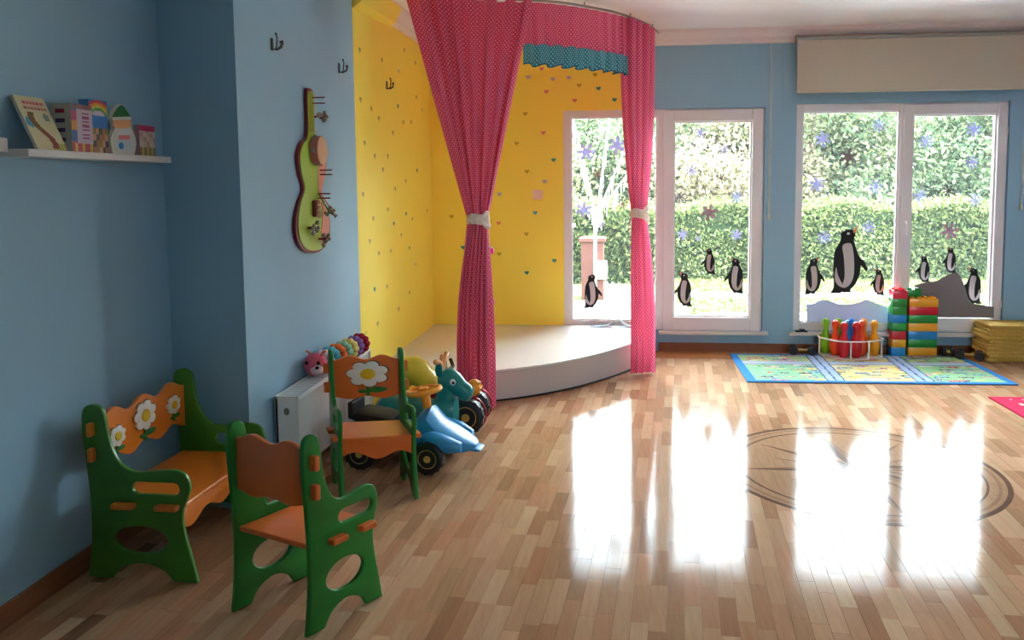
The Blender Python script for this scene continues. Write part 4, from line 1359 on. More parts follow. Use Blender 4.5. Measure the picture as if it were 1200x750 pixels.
for y_ in (-.125, .085):
    w_ = wheel(mo, (.145, y_, .112), .109, .075)
    b = MB()
    b.tube([(.145 + .114 * math.cos(2 * PI * i / 36), y_ + .040, .116 + .110 * math.sin(2 * PI * i / 36)) for i in range(36)], .006, 6, closed=True)
    b.build('red_rim', 'plastic_red', w_, smooth=True)
MB().cyl((.145, -.12, .112), (.145, .08, .112), .012, n=8).build('axle', 'tyre', mo)
wheel(mo, (-.06, -.02, .0755), .0735, .06)

yt = thing('ride_on_truck', 'yellow plastic ride-on truck with a clear scoop', 'ride-on toy', (-1.35, 4.79, .0016), math.radians(-8))
b = MB().loft([sect(-.13, .10, .11, .20, .2), sect(-.10, .12, .09, .26, .2), sect(.02, .125, .09, .27, .2), sect(.12, .12, .09, .24, .2), sect(.15, .10, .11, .20, .2)])
b.build('body', 'plastic_yellow', yt, smooth=True)
b = MB()
HM = Matrix.Translation((.17, -.09, .375)) @ Matrix.Rotation(.55, 4, 'Y')
rings = []
for x_, r_, k_ in ((-.11, .05, .8), (-.06, .085, .9), (.0, .095, .85), (.08, .085, .7), (.16, .065, .5), (.20, .04, .4)):
    rings.append([HM @ Vector((x_, r_ * math.cos(2 * PI * i / 18), r_ * k_ * math.sin(2 * PI * i / 18))) for i in range(18)])
b.loft(rings)
b.tube([(.02, -.02, .24), (.06, -.05, .30), (.12, -.08, .345)], [.05, .045, .05], 12)
b.build('scoop', 'plastic_yellow', yt, smooth=True)
for x_, y_ in ((.08, -.12), (.08, .12), (-.09, -.12), (-.09, .12)):
    wheel(yt, (x_, y_, .0655), .0635, .045)
    MB().cyl((x_, y_ * .3, .0655), (x_, y_ * .9, .0655), .012, n=8).build('axle', 'tyre', yt)

# pink toy stand on the stage behind the curtain
pk = thing('pink_toy_stand', 'pink toy rack on the stage half hidden by the curtain', 'toy', (-1.02, 5.93, PTOP + .001))
MB().lathe([(.09, 0), (.09, .01), (.03, .022), (.014, .04), (.012, .84), (.0125, .85)], 16).build('pole', 'plastic_pink', pk, smooth=True)
for z_ in (.10, .40, .78):
    a_ = MB().cyl((0, 0, z_), (.07, 0, z_), .010, n=10).build('arm', 'plastic_pink', pk, smooth=True)
    MB().box(.055, .10, -.02, .02, z_ - .024, z_ + .018).build('toy_cup', 'plastic_pink', a_, bevel=.006)
    MB().cyl((.077, 0, z_ + .018), (.077, 0, z_ + .032), .012, n=10).build('cup_lid', 'petal_white', a_)

# ================================================================== SHELVES AND BOOKS
SZ = 1.632
tag(MB().box(XL + .0005, -1.985, 2.575, 3.455, SZ - .026, SZ).build('book_shelf', 'shelf_white', bevel=.002), 'white floating shelf carrying the picture books', 'shelf')
tag(MB().box(XL + .0005, -2.045, 2.02, 2.56, SZ - .012, SZ + .035).build('wall_ledge', 'shelf_white', bevel=.002), 'shallow white ledge on the wall next to the book shelf', 'shelf')
def dist(x, y, cx, cy): return math.hypot(x - cx, y - cy)
rg = random.Random(5)
def cover_worm(x, y):          # x 0..0.15 , y 0..0.205
    w, h = .15, .205
    u, v = x / w, y / h
    if .74 < v < .92 and .18 < u < .9:                  # two rows of lettering
        row = 0 if v > .835 else 1
        vv = ((v - .74) % .09) / .09
        if .15 < vv < .8 and ((u * 9.3 + row * .3) % 1.0) < .68: return srgb(196, 88, 84) if row == 0 else srgb(176, 110, 84)
        return srgb(232, 196, 170)
    cx = .62 - .32 * min(1, v / .7) + .10 * math.sin(v * 9)
    if .02 < v < .70 and abs(u - cx) < .10: return srgb(150, 76, 56) if v < .35 else srgb(140, 96, 48)
    if dist(u, v * 1.3, .16, .66) < .13: return srgb(90, 160, 186)
    if dist(u, v * 1.3, .78, .80) < .10: return srgb(126, 150, 130)
    if v < .12 and u > .55: return srgb(170, 160, 70) if int(u * 20) % 2 else srgb(220, 214, 150)
    return srgb(226, 216, 170)
bk = thing('picture_book', 'cream picture book with a brown worm leaning back on the wall', 'book', (-1.990, 2.63, SZ + .0015))
ang = math.radians(24)
eup = (-math.sin(ang), 0, math.cos(ang)); en = (math.cos(ang), 0, math.sin(ang))
Mb = basis((0, 1, 0), eup, en)
MB().box(.001, .149, .001, .204, -.010, -.0012, Mb).build('pages', 'page_white', bk)
MB().box(0, .15, 0, .205, -.012, -.0102, Mb).build('back_cover', 'page_white', bk)
MB().box(0, .15, 0, .205, -.0011, -.0002, Mb).build('front_cover', 'page_white', bk)
print_grid('cover_print', 'print_paper', .15, .205, 30, 40, cover_worm, bk, Mb)

def standing_book(name, label, x0, x1, y0, y1, h, fn, spine_fn, cover_m='page_white'):
    r = thing(name, label, 'book', (x0, y0, SZ + .001))
    w, d = x1 - x0, y1 - y0
    MB().box(.002, w - .002, .002, d - .004, .002, h - .002).build('pages', 'page_white', r)
    MB().box(w - .002, w, 0, d, 0, h).build('front_cover', cover_m, r)
    MB().box(0, .002, 0, d, 0, h).build('back_cover', cover_m, r)
    MB().box(.002, w - .002, 0, .002, 0, h).build('spine', cover_m, r)
    Mf = M_YZ.copy(); Mf.translation = (w + .0004, 0, 0)
    print_grid('cover_print', 'print_paper', d, h, max(8, int(d / .005)), int(h / .006), fn, r, Mf)
    Msp = M_XZ.copy(); Msp.translation = (0, -.0004, 0)
    print_grid('spine_print', 'print_paper', w, h, max(6, int(w / .006)), int(h / .005), spine_fn, r, Msp)
    return r
def c_box(x, y):
    if y > .155: return srgb(190, 60, 84) if int(x * 90) % 2 else srgb(80, 130, 120)
    if .06 < x < .10 and .05 < y < .15: return srgb(214, 196, 206) if int(y * 130) % 2 else srgb(150, 60, 110)
    if y < .03: return srgb(200, 170, 60) if int(x * 70) % 3 == 1 else srgb(170, 60, 80)
    if x < .03: return (srgb(190, 80, 110), srgb(80, 110, 160), srgb(220, 150, 70))[int(y * 26) % 3]
    return srgb(206, 186, 200)
def s_box(x, y):
    if .02 < x < .055 and int(y * 58) % 2 == 0 and .01 < y < .165: return srgb(84, 60, 100) if y < .14 else srgb(160, 30, 70)
    return srgb(196, 196, 186)
standing_book('story_book', 'thick pale book with dark vertical spine lettering', -2.075, -1.995, 2.815, 2.935, .175, c_box, s_box)
def c_rain(x, y):
    d = dist(x, y, .055, .10)
    if y > .12:
        for r_, c in ((.105, (196, 50, 60)), (.095, (226, 150, 50)), (.085, (220, 206, 70)), (.075, (90, 160, 90))):
            if r_ - .010 < d < r_: return srgb(*c)
    if .145 < y < .165 and .02 < x < .095: return srgb(230, 214, 230)
    if y < .095: return (srgb(60, 70, 50), srgb(170, 110, 80), srgb(150, 120, 40), srgb(210, 160, 130))[(int(x * 55) + int(y * 42) * 3) % 4]
    return srgb(54, 112, 180)
standing_book('rainbow_book', 'blue picture book with a rainbow across its cover', -2.06, -2.02, 2.955, 3.065, .205, c_rain, lambda x, y: srgb(60, 110, 170))
def c_small(x, y):
    if y > .105: return srgb(206, 70, 110)
    if y < .035: return srgb(206, 190, 110) if int(x * 60) % 2 else srgb(150, 130, 80)
    return (srgb(214, 190, 170), srgb(196, 160, 150), srgb(220, 206, 190))[(int(x * 40) + int(y * 50)) % 3]
standing_book('small_book', 'small beige book with a pink top band at the shelf end', -2.05, -2.025, 3.285, 3.40, .13, c_small, lambda x, y: srgb(190, 150, 160))
# shaped board book
sb = thing('shaped_board_book', 'die-cut board book with pointed green top and grey belly', 'book', (-2.035, 3.175, SZ + .001))
out = smooth_poly([(-.075, 0, 1), (.07, 0, 1), (.088, .05), (.075, .095), (.055, .115), (.062, .15), (.055, .165, 1), (.0, .205), (-.05, .175), (-.07, .14, 1), (-.055, .105), (-.085, .06)], 4)
for k_ in range(3):
    Mk = M_YZ.copy(); Mk.translation = (-.006 + .006 * k_, 0, 0)
    MB().prism(out, -.0025, .0025, Mk).build('board_page', 'page_white', sb)
Mk = M_YZ.copy(); Mk.translation = (.0090, 0, 0)
MB().prism([p for p in smooth_poly([(-.068, .148, 1), (.055, .16, 1), (.0, .202), (-.048, .172)], 4)], 0, .001, Mk).build('green_print', 'leaf_green', sb)
MB().prism(smooth_poly([(-.055, .106), (.05, .116), (.058, .146, 1), (-.064, .136, 1)], 4), 0, .001, Mk).build('orange_print', 'plastic_peach', sb)
MB().prism([(-.062, .137), (.056, .147), (.055, .157), (-.066, .147)], 0, .0012, Mk).build('white_band', 'petal_white', sb)
MB().prism(smooth_poly([(-.05, .02), (.03, .012), (.07, .03), (.074, .07), (.045, .10), (-.035, .092), (-.065, .055)], 4), 0, .001, Mk).build('grey_print', 'radiator_white', sb)
MB().prism([(-.035, .060), (.04, .064), (.04, .082), (-.035, .078)], 0, .0014, Mk).build('red_print', 'heart_r', sb)
MB().prism(ellipse(-.02, .035, .018, .014, 12), 0, .0014, Mk).build('blue_print', 'plastic_blue', sb)

# ================================================================== GUITAR BOARD
gt = thing('guitar_board', 'green guitar-shaped activity board hung on the blue wall', 'wall toy', (XP, 4.28, 1.13))
GO = [(-.02, .893, 1), (.035, .893), (.06, .86), (.055, .72), (.075, .645), (.165, .60), (.225, .53), (.205, .43), (.15, .35), (.19, .27), (.255, .17), (.235, .07), (.13, .01), (0, .0), (-.13, .02), (-.225, .08), (-.245, .17), (-.20, .27), (-.125, .35), (-.165, .43), (-.185, .52), (-.14, .59), (-.06, .63), (-.04, .70), (-.035, .86)]
GO = [(p[0], p[1]) + tuple(p[2:]) for p in GO]
go = smooth_poly(GO, 5)[::-1]
Mg = M_YZ.copy(); Mg.translation = (.011, 0, 0)
plate('edge_board', 'guitar_edge', [go], .020, gt, .003, Mg)
cg = Vector((0, .4))
gi = [((p[0]) * .90, .4 + (p[1] - .4) * .965) for p in go]
Mg2 = M_YZ.copy(); Mg2.translation = (.0235, 0, 0)
plate('face_board', 'guitar_lime', [gi], .005, gt, .001, Mg2)
Mg3 = M_YZ.copy(); Mg3.translation = (.0270, 0, 0)
MB().prism([(-.025, .66), (.035, .66), (.035, .87), (-.015, .875)], 0, .0016, Mg3).build('neck_panel', 'guitar_olive', gt)
MB().prism(smooth_poly([(.10, .03), (.20, .09), (.222, .17), (.16, .27), (.13, .35), (.18, .43), (.19, .53), (.12, .58), (.09, .50), (.07, .36), (.12, .22), (.09, .10)], 4), 0, .0016, Mg3).build('pink_panel', 'guitar_pink', gt)
# tambourine
tb = MB().lathe([(.072, 0), (.080, .002), (.080, .038), (.072, .040)], 28, Matrix.Translation((.0288, .03, .56)) @ Matrix.Rotation(PI / 2, 4, 'Y')).build('tambourine', 'wood_rose', gt, smooth=True)
MB().lathe([(.070, .040), (.076, .044), (.0, .0445)], 28, Matrix.Translation((.0288, .03, .56)) @ Matrix.Rotation(PI / 2, 4, 'Y')).build('drum_skin', 'wood_pale', tb, smooth=True)
for i in range(6):
    a = 2 * PI * i / 6
    MB().box(.042, .056, .03 + .0805 * math.cos(a) - .006, .03 + .0805 * math.cos(a) + .006, .56 + .0805 * math.sin(a) - .012, .56 + .0805 * math.sin(a) + .012).build('jingle', 'bell_metal', tb)
for y_, z_ in ((.02, .845), (.02, .815), (.10, .455), (.10, .430), (.06, .325), (.06, .300)):
    MB().cyl((.0272, y_, z_), (.098, y_, z_), .0035, n=8).build('peg', 'peg_red', gt)
def cluster(y_, z_, n_, name, seed):
    r_ = random.Random(seed)
    base = MB().cyl((.0272, y_, z_), (.072, y_, z_), .006, n=8).build(name, 'peg_red', gt)
    for i in range(n_):
        a = r_.uniform(0, 6.28); rr = r_.uniform(.01, .045)
        c = (.055 + r_.uniform(-.012, .03), y_ + rr * math.cos(a), z_ + rr * .8 * math.sin(a))
        MB().lathe([(.003, .010), (.009, .006), (.011, -.004), (.012, -.010), (.004, -.011)], 8, Matrix.Translation(c) @ Euler((r_.uniform(-1, 1), r_.uniform(-1, 1), 0)).to_matrix().to_4x4()).build('bell', 'bell_metal', base, smooth=True)
        MB().tube([(.05, y_, z_), c], .0018, 4).build('wire', 'peg_red', base)
cluster(.045, .745, 9, 'bell_cluster', 1)
cluster(-.10, .145, 10, 'bell_cluster', 2)
cluster(.05, .075, 8, 'bell_cluster', 3)
cluster(.15, .215, 8, 'bell_cluster', 4)
rs = MB().box(.0272, .05, -.03, .03, .20, .29).build('rattle_block', 'peg_red', gt, bevel=.006)
for i in range(4):
    MB().ball((.058, -.012 + .003 * i, .205 + .026 * i), .013, 10, 8).build('wooden_bead', 'wood_pale', rs, smooth=True)
MB().tube([(.03, .07, .32), (.06, .10, .25), (.07, .12, .21)], .004, 6).build('green_stick', 'leaf_green', gt)
MB().tube([(.03, .08, .33), (.06, .13, .26), (.07, .16, .23)], .004, 6).build('red_stick', 'guitar_pink', gt)

# ================================================================== RUGS
rug = thing('play_rug', 'road-print play rug with a bright blue border', 'rug', (.965, 6.07, .0016), math.radians(.9))
RW, RD = 1.955, 1.00
b = MB().prism(smooth_poly([(0, 0, 1), (RW, 0, 1), (RW + .01, RD, 1), (.02, RD, 1)], 2), 0, .008)
b.build('border', 'rug_blue', rug, bevel=.002)
rr = random.Random(21)
blocks = []
for _ in range(330):
    x_, y_ = rr.uniform(.0, 1.85), rr.uniform(.0, .92)
    blocks.append((x_, y_, x_ + rr.uniform(.025, .13), y_ + rr.uniform(.012, .05), rr.choice(((206, 60, 90), (226, 190, 70), (226, 206, 120), (100, 160, 210), (230, 226, 214), (206, 90, 80), (96, 120, 160), (70, 80, 96), (226, 160, 170), (120, 170, 110), (70, 130, 190)))))
def rug_print(x, y):
    # roads: two long cross streets and one lengthwise
    for c in (.62, 1.27):
        d = abs(x - c - .06 * (y - .45))
        if d < .006 or .058 < d < .068: return srgb(70, 90, 130)
        if d < .06: return srgb(176, 196, 224)
    d = abs(y - .60)
    if d < .05: return srgb(186, 202, 226) if d > .006 else srgb(240, 236, 220)
    if d < .058: return srgb(70, 90, 130)
    cell = (0 if x < .62 else 1 if x < 1.27 else 2) + (3 if y > .6 else 0)
    for (a0, b0, a1, b1, c) in blocks:
        if a0 < x < a1 and b0 < y < b1:
            if (int(x * 90) + int(y * 130)) % 5 == 0: return srgb(236, 232, 214)
            return srgb(*c)
    base = ((150, 206, 160), (232, 222, 150), (160, 208, 150), (176, 206, 150), (214, 206, 150), (150, 196, 130))[cell]
    return srgb(*base)
print_grid('printed_field', 'print_rug', RW - .13, RD - .10, 180, 95, rug_print, rug, Matrix.Translation((.075, .045, .0086)))
rug2 = thing('letter_rug', 'crimson rug with white and blue shapes at the room edge', 'rug', (2.548, 4.15, .0016), 0)
MB().box(0, 1.3, 0, 1.585, 0, .008).build('border', 'rug_red', rug2, bevel=.002)
def rug2_print(x, y):
    cx, cy = ((x % .17) - .085) * 1.7, ((y % .14) - .07) * 1.8
    k_ = (int(x / .17) + 2 * int(y / .14)) % 4
    if k_ == 0 and abs(cx) < .09 and abs(cy) < .035 and (abs(cx) > .05 or abs(cy) < .014): return srgb(236, 226, 222)
    if k_ == 1 and dist(cx, cy, 0, 0) < .085: return srgb(70, 110, 190)
    if k_ == 2 and abs(cx) < .08 and abs(cy) < .05 and abs(abs(cx) - .05) < .022: return srgb(240, 226, 190)
    if k_ == 3 and dist(cx, cy, 0, 0) < .07 and dist(cx, cy, 0, 0) > .035: return srgb(110, 70, 170)
    return srgb(206, 36, 78)
print_grid('printed_field', 'print_rug', 1.18, 1.46, 130, 150, rug2_print, rug2, Matrix.Translation((.07, .06, .0086)))

# ================================================================== BOWLING SET
RTOP = .0016 + .0092
bp_ = [(.026, 0), (.030, .004), (.041, .05), (.045, .095), (.040, .135), (.026, .175), (.0195, .205), (.0195, .225), (.026, .25), (.0285, .268), (.024, .288), (.012, .299), (.002, .300)]
bp_ = [(r_ * 1.10, z_) for r_, z_ in bp_]
PINS = ((1.895, 6.92, 'red', 'red bowling pin in the carrier beside the vermilion pin'), (1.995, 6.92, 'red', 'red bowling pin in the carrier next to the other red pin'),
        (1.848, 7.008, 'vermilion', 'vermilion bowling pin in the carrier next to a lime pin'), (1.947, 7.008, 'blue', 'blue bowling pin in the middle of the carrier'), (2.060, 7.0, 'vermilion', 'vermilion bowling pin in the carrier next to an orange pin'),
        (1.788, 7.095, 'lime', 'lime bowling pin at the corner of the carrier'), (1.895, 7.10, 'lime', 'lime bowling pin at the back of the carrier'), (2.0, 7.103, 'blue', 'blue bowling pin at the back of the carrier'), (2.105, 7.095, 'orange', 'orange bowling pin at the back of the carrier'), (2.17, 7.01, 'amber', 'amber bowling pin at the far end of the carrier'))
pin_me = {}
for x, y, c, lab in PINS:
    if c not in pin_me: pin_me[c] = MB().lathe(bp_, 20).mesh('bowling_pin', 'toy_' + c, smooth=True)
    o = obj('bowling_pin', pin_me[c]); o.location = (x, y, RTOP + .010)
    tag(o, lab, 'bowling pin', 'bowling pins in the white carrier')
ca = thing('pin_carrier', 'white plastic carrier holding the bowling pins', 'carrier', (1.985, 7.01, RTOP))
co_ = smooth_poly([(-.255, .085), (-.235, -.01), (-.13, -.15), (.06, -.153), (.225, -.065), (.245, .02), (.20, .125), (.0, .14), (-.2, .135)], 5)
MB().prism(co_, 0, .008).build('base', 'carrier_white', ca, bevel=.002)
MB().tube([(p[0] * 1.015, p[1] * 1.015, .155) for p in co_], .006, 8, closed=True).build('rim', 'carrier_white', ca, smooth=True)
for x, y in ((-.253, .06), (-.05, -.160), (.10, -.142), (.248, .0), (.13, .14), (-.12, .145)):
    MB().box(x - .007, x + .007, y - .004, y + .004, .004, .158).build('upright', 'carrier_white', ca, bevel=.002)

# ================================================================== TOY BRICKS
BH_ = .0700
def brick_mesh(nx, ny, m):
    s = .0590
    b = MB()
    b.box(0, nx * s, 0, ny * s, 0, BH_ - .0006)
    me0 = b
    bb_ = MB(); bb_.v, bb_.f = list(b.v), list(b.f)
    for i in range(nx):
        for j in range(ny):
            bb_.cyl(((i + .5) * s, (j + .5) * s, BH_ - .001), ((i + .5) * s, (j + .5) * s, BH_ + .014), .018, n=14)
    return bb_.mesh('toy_brick', m, bevel=.0018, smooth=True)
bcache = {}
def brick(nx, ny, c, x, y, z, label, group):
    k = (nx, ny, c)
    if k not in bcache: bcache[k] = brick_mesh(nx, ny, 'toy_' + c)
    o = obj('toy_brick', bcache[k]); o.location = (x, y, z)
    tag(o, label, 'toy brick', group)
CN = {'coral': 'red', 'sky': 'blue', 'amber': 'yellow', 'green': 'green', 'red': 'red'}
ordn = ['bottom', 'second', 'third', 'fourth', 'fifth', 'sixth', 'seventh', 'top']
for i, c in enumerate(('sky', 'amber', 'red', 'green', 'sky', 'green', 'green', 'coral')):
    brick(2, 2, c, 2.328 + (.0015 if i % 2 else 0), 7.052, RTOP + i * BH_, '%s brick, %s of the narrow tower counting upward' % (CN[c], ordn[i]), 'bricks of the narrow tower')
for i, c in enumerate(('amber', 'green', 'sky', 'amber', 'green', 'red', 'amber')):
    brick(4, 2, c, 2.466, 7.054 + (.001 if i % 2 else 0), RTOP + i * BH_, '%s brick, %s of the wide tower counting upward' % (CN[c], ordn[i] if i < 6 else 'seventh'), 'bricks of the wide tower')
brick(2, 1, 'green', 2.458 + .008, 7.054 + .059, RTOP + 7 * BH_, 'small green brick sitting on the wide tower', 'bricks of the wide tower')

# ---- stacked yellow mats
mr = random.Random(13)
for i in range(10):
    x0, y0 = 3.035 + mr.uniform(-.012, .012), 6.87 + mr.uniform(-.012, .012)
    w_, d_ = .58, .29
    n = 12
    b = MB()
    ol = []
    for t in range(40):
        s = t / 40 * 4
        k_ = int(s); f = s - k_
        c = ((0, 0), (w_, 0), (w_, d_), (0, d_), (0, 0))
        ol.append((c[k_][0] + (c[k_ + 1][0] - c[k_][0]) * f, c[k_][1] + (c[k_ + 1][1] - c[k_][1]) * f))
    b.prism(ol, 0, .030)
    o = b.build('foam_mat', 'mat_yellow', None, bevel=.007, smooth=True)
    o.location = (x0, y0, .0018 + i * .0306)
    o.rotation_euler = (0, 0, mr.uniform(-.03, .03))
    lab = 'bottom' if i == 0 else 'top' if i == 9 else ('second', 'third', 'fourth', 'fifth', 'sixth', 'seventh', 'eighth', 'ninth')[i - 1]
    tag(o, 'yellow woven mat, %s of the stack counting upward' % lab, 'mat', 'stacked yellow mats')
    # quilted ridges along the front edge
    b = MB()
    for j in range(19):
        xx = .015 + j * .03
        b.ball((xx + .0, -.0005, .015), (.0125, .004, .0095), 8, 6)
    for j in range(9):
        b.ball((-.0005, .02 + j * .03, .015), (.004, .0125, .0095), 8, 6)
    b.build('woven_edge', 'mat_yellow', o, smooth=True)

# ---- toy axles / chassis
def chassis(loc, rot, ln, wd, label, z=RTOP):
    r = thing('toy_chassis', label, 'toy car', (loc[0], loc[1], z), rot)
    MB().box(-ln / 2, ln / 2, -.016, .016, .030, .046).build('frame', 'hub_yellow', r, bevel=.004)
    for sx in (-1, 1):
        ax = MB().cyl((sx * ln / 2, -wd / 2, .038), (sx * ln / 2, wd / 2, .038), .006, n=8).build('axle', 'plastic_yellow', r)
        for sy in (-1, 1):
            w_ = MB().lathe([(.010, -.014), (.030, -.015), (.038, -.009), (.038, .009), (.030, .015), (.010, .014)], 20, Matrix.Translation((sx * ln / 2, sy * wd / 2, .038)) @ Matrix.Rotation(PI / 2, 4, 'X')).build('wheel', 'tyre', ax, smooth=True)
    return r
chassis((1.59, 7.07), -.12, .155, .09, 'yellow toy car chassis with black wheels beside the bowling pins')
chassis((2.80, 7.07), 1.25, .075, .06, 'short toy wheel pair standing beside the wide brick tower')
chassis((2.925, 6.945), -.42, .145, .085, 'yellow toy car chassis with black wheels beside the stacked mats')

# ================================================================== OUTDOORS
GZ = -.15
struct(MB().box(-30, 40, -30, 60, GZ - .3, GZ - .06).build('lawn_ground', 'render_white'), 'ground around the house')
struct(MB().box(-30, 40, YB + T, 60, GZ - .059, GZ).build('lawn_turf', 'lawn'), 'bright lawn outside the windows')
rgn = np.random.default_rng(4)
def leaf_cloud(name, m, centers, size, parent=None, kind=None, flat=0.0):
    """one mesh of small folded leaves at the given points"""
    n = len(centers)
    d1 = rgn.normal(size=(n, 3)); d1 /= np.linalg.norm(d1, axis=1)[:, None]
    d2 = rgn.normal(size=(n, 3)); d2 -= (d2 * d1).sum(1)[:, None] * d1
    d2 /= np.linalg.norm(d2, axis=1)[:, None]
    s = size * rgn.uniform(.6, 1.3, size=(n, 1))
    nn = np.cross(d1, d2)
    v = np.empty((n, 4, 3))
    v[:, 0] = centers - d1 * s; v[:, 1] = centers + d2 * s * .45 + nn * s * .12
    v[:, 2] = centers + d1 * s; v[:, 3] = centers - d2 * s * .45 + nn * s * .12
    me = bpy.data.meshes.new(name)
    me.vertices.add(4 * n); me.vertices.foreach_set('co', v.ravel())
    me.loops.add(4 * n); me.loops.foreach_set('vertex_index', np.arange(4 * n, dtype=np.int32))
    me.polygons.add(n); me.polygons.foreach_set('loop_start', np.arange(0, 4 * n, 4, dtype=np.int32))
    me.update(calc_edges=True)
    me.materials.append(MATS[m])
    o = obj(name, me, parent)
    if kind: o['kind'] = kind
    return o
def ellipsoid_pts(n, c, r, shell=.5):
    p = rgn.normal(size=(n, 3)); p /= np.linalg.norm(p, axis=1)[:, None]
    return np.array(c) + p * (rgn.uniform(shell, 1, size=(n, 1)) ** .6) * np.array(r)

def hedge(label, x0, x1, y0, y1, h, n):
    r = thing('clipped_hedge', label, 'hedge', ((x0 + x1) / 2, (y0 + y1) / 2, GZ))
    w, d = x1 - x0, y1 - y0
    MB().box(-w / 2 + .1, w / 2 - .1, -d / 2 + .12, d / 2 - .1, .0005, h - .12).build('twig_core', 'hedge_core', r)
    fr = int(n * .62)
    P_ = np.concatenate([
        np.stack([rgn.uniform(-w / 2, w / 2, fr), -d / 2 + rgn.uniform(-.04, .16, fr), rgn.uniform(0, h, fr)], 1),
        np.stack([rgn.uniform(-w / 2, w / 2, n - fr), rgn.uniform(-d / 2, d / 2, n - fr), h + rgn.normal(0, .06, n - fr) - .05], 1)])
    P_[:, 1] += .10 * np.sin(P_[:, 0] * 2.1) * np.cos(P_[:, 2] * 3)
    P_[:, 2] += (.06 * np.sin(P_[:, 0] * 3.3)) * (P_[:, 2] > h * .7)
    f = leaf_cloud('foliage', 'hedge_leaf', P_, .042, r)
    return r
hedge('long clipped green hedge beyond the lawn', .9, 9.5, 14.0, 15.0, 1.24, 48000)
hedge('clipped hedge block behind the picket fence', -2.4, .75, 13.2, 14.1, 1.25, 18000)

def screen(label, x0, x1, y0, y1, h, n):
    r = thing('evergreen_screen', label, 'hedge', ((x0 + x1) / 2, (y0 + y1) / 2, GZ))
    w, d = x1 - x0, y1 - y0
    zz = h * rgn.random(n) ** .8
    xx = rgn.uniform(-w / 2, w / 2, n)
    P_ = np.stack([xx, rgn.uniform(-d / 2, d / 2, n), zz * (1 + .10 * np.sin(xx * 1.7) + .06 * np.sin(xx * 4.1))], 1)
    leaf_cloud('foliage', 'tree_leaf_b', P_, .095, r)
    for i in range(int(w / 1.6)):
        x = -w / 2 + .8 + i * 1.6
        MB().tube([(x, 0, 0), (x + .1, .05, h * .5), (x, 0, h * .85)], [.10, .08, .03], 6).build('stem', 'bark', r, smooth=True)
    return r
screen('tall dense evergreen screen at the end of the garden', -8, 15, 23.2, 24.4, 4.9, 48000)

def tree(label, c, h, crown, m, n, seed, size=.062):
    r = thing('garden_tree', label, 'tree', (c[0], c[1], GZ))
    rr = random.Random(seed)
    b = MB().tube([(0, 0, 0), (.05, .02, h * .25), (-.04, .05, h * .5), (.06, 0, h * .8)], [.14, .12, .09, .04], 8)
    b.build('trunk', 'bark', r, smooth=True)
    pts = []
    for i in range(9):
        a = rr.uniform(0, 6.28); z0 = h * rr.uniform(.15, .7)
        e = Vector((crown * .8 * math.cos(a), crown * .8 * math.sin(a), z0 + h * rr.uniform(.1, .3)))
        MB().tube([(0, 0, z0), (e.x * .5, e.y * .5, (z0 + e.z) / 2 + .1), tuple(e)], [.05, .035, .012], 6).build('branch', 'bark', r, smooth=True)
        pts.append(tuple(e))
    P_ = [ellipsoid_pts(n // 12, p, (crown * .55, crown * .55, h * .17), .1) for p in pts]
    P_ += [ellipsoid_pts(n // 8, (0, 0, h * z_), (crown * k_, crown * k_, h * .2), .3) for z_, k_ in ((.3, .9), (.55, 1.0), (.8, .7))]
    leaf_cloud('foliage', m, np.concatenate(P_), size, r)
    return r
TR = [((-2.2, 16.6), 3.95, 1.7, 'tree_leaf_a', 'loose grey-green tree behind the terracotta pillar'),
      ((.2, 17.6), 4.0, 1.6, 'tree_leaf_b', 'green tree behind the streamers'),
      ((2.0, 16.8), 3.9, 1.7, 'tree_leaf_c', 'pale dry-leaved tree behind the long hedge'),
      ((4.0, 17.2), 4.0, 1.8, 'tree_leaf_a', 'grey-green tree behind the hedge middle'),
      ((5.8, 16.8), 3.95, 1.8, 'tree_leaf_b', 'bluish green tree behind the hedge'),
      ((7.6, 17.4), 4.0, 1.9, 'tree_leaf_b', 'bluish green tree behind the far hedge end'),
      ((9.4, 17.0), 3.9, 1.8, 'tree_leaf_a', 'grey-green tree past the hedge end'),
      ((1.0, 20.5), 4.4, 2.2, 'tree_leaf_b', 'tall rear tree between the first garden trees'),
      ((4.9, 20.8), 4.4, 2.3, 'tree_leaf_a', 'tall rear tree behind the hedge middle'),
      ((8.6, 20.6), 4.4, 2.3, 'tree_leaf_b', 'tall rear tree behind the hedge end'),
      ((2.9, 18.9), 4.1, 1.4, 'tree_leaf_c', 'pale dry-leaved tree in the gap behind the hedge'),
      ((-3.4, 20.0), 4.4, 2.2, 'tree_leaf_b', 'tall rear tree behind the white terrace')]
for i, (c, h, cr_, m, lab) in enumerate(TR):
    tree(lab, c, h, cr_, m, 15000, 40 + i)

# terrace, pillar, fence seen past the curtain
struct(MB().box(.9, 9, YB + T, 9.8, GZ, GZ + .025).build('bounce_strip', 'bounce_paving'), 'unseen pale strip along the house wall, added to bounce sunlight indoors')  # out-of-view strip, added and kept pale to bounce sun onto the ceiling
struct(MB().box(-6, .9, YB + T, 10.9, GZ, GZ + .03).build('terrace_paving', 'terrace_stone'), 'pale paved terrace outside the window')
tw = thing('terrace_wall', 'white terrace wall with a railing on top', 'wall', (-1.3, 12.0, GZ))
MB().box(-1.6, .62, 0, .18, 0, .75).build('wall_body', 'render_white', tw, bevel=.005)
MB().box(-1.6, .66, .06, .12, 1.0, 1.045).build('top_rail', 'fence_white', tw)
for i in range(9):
    x = -1.5 + i * .26
    MB().box(x, x + .03, .075, .105, .7505, 1.0).build('baluster', 'fence_white', tw)
pil = thing('terracotta_pillar', 'square terracotta pillar at the end of the terrace wall', 'pillar', (-.36, 11.55, GZ))
MB().box(-.16, .16, -.16, .16, 0, .82).build('shaft', 'terracotta', pil, bevel=.01)
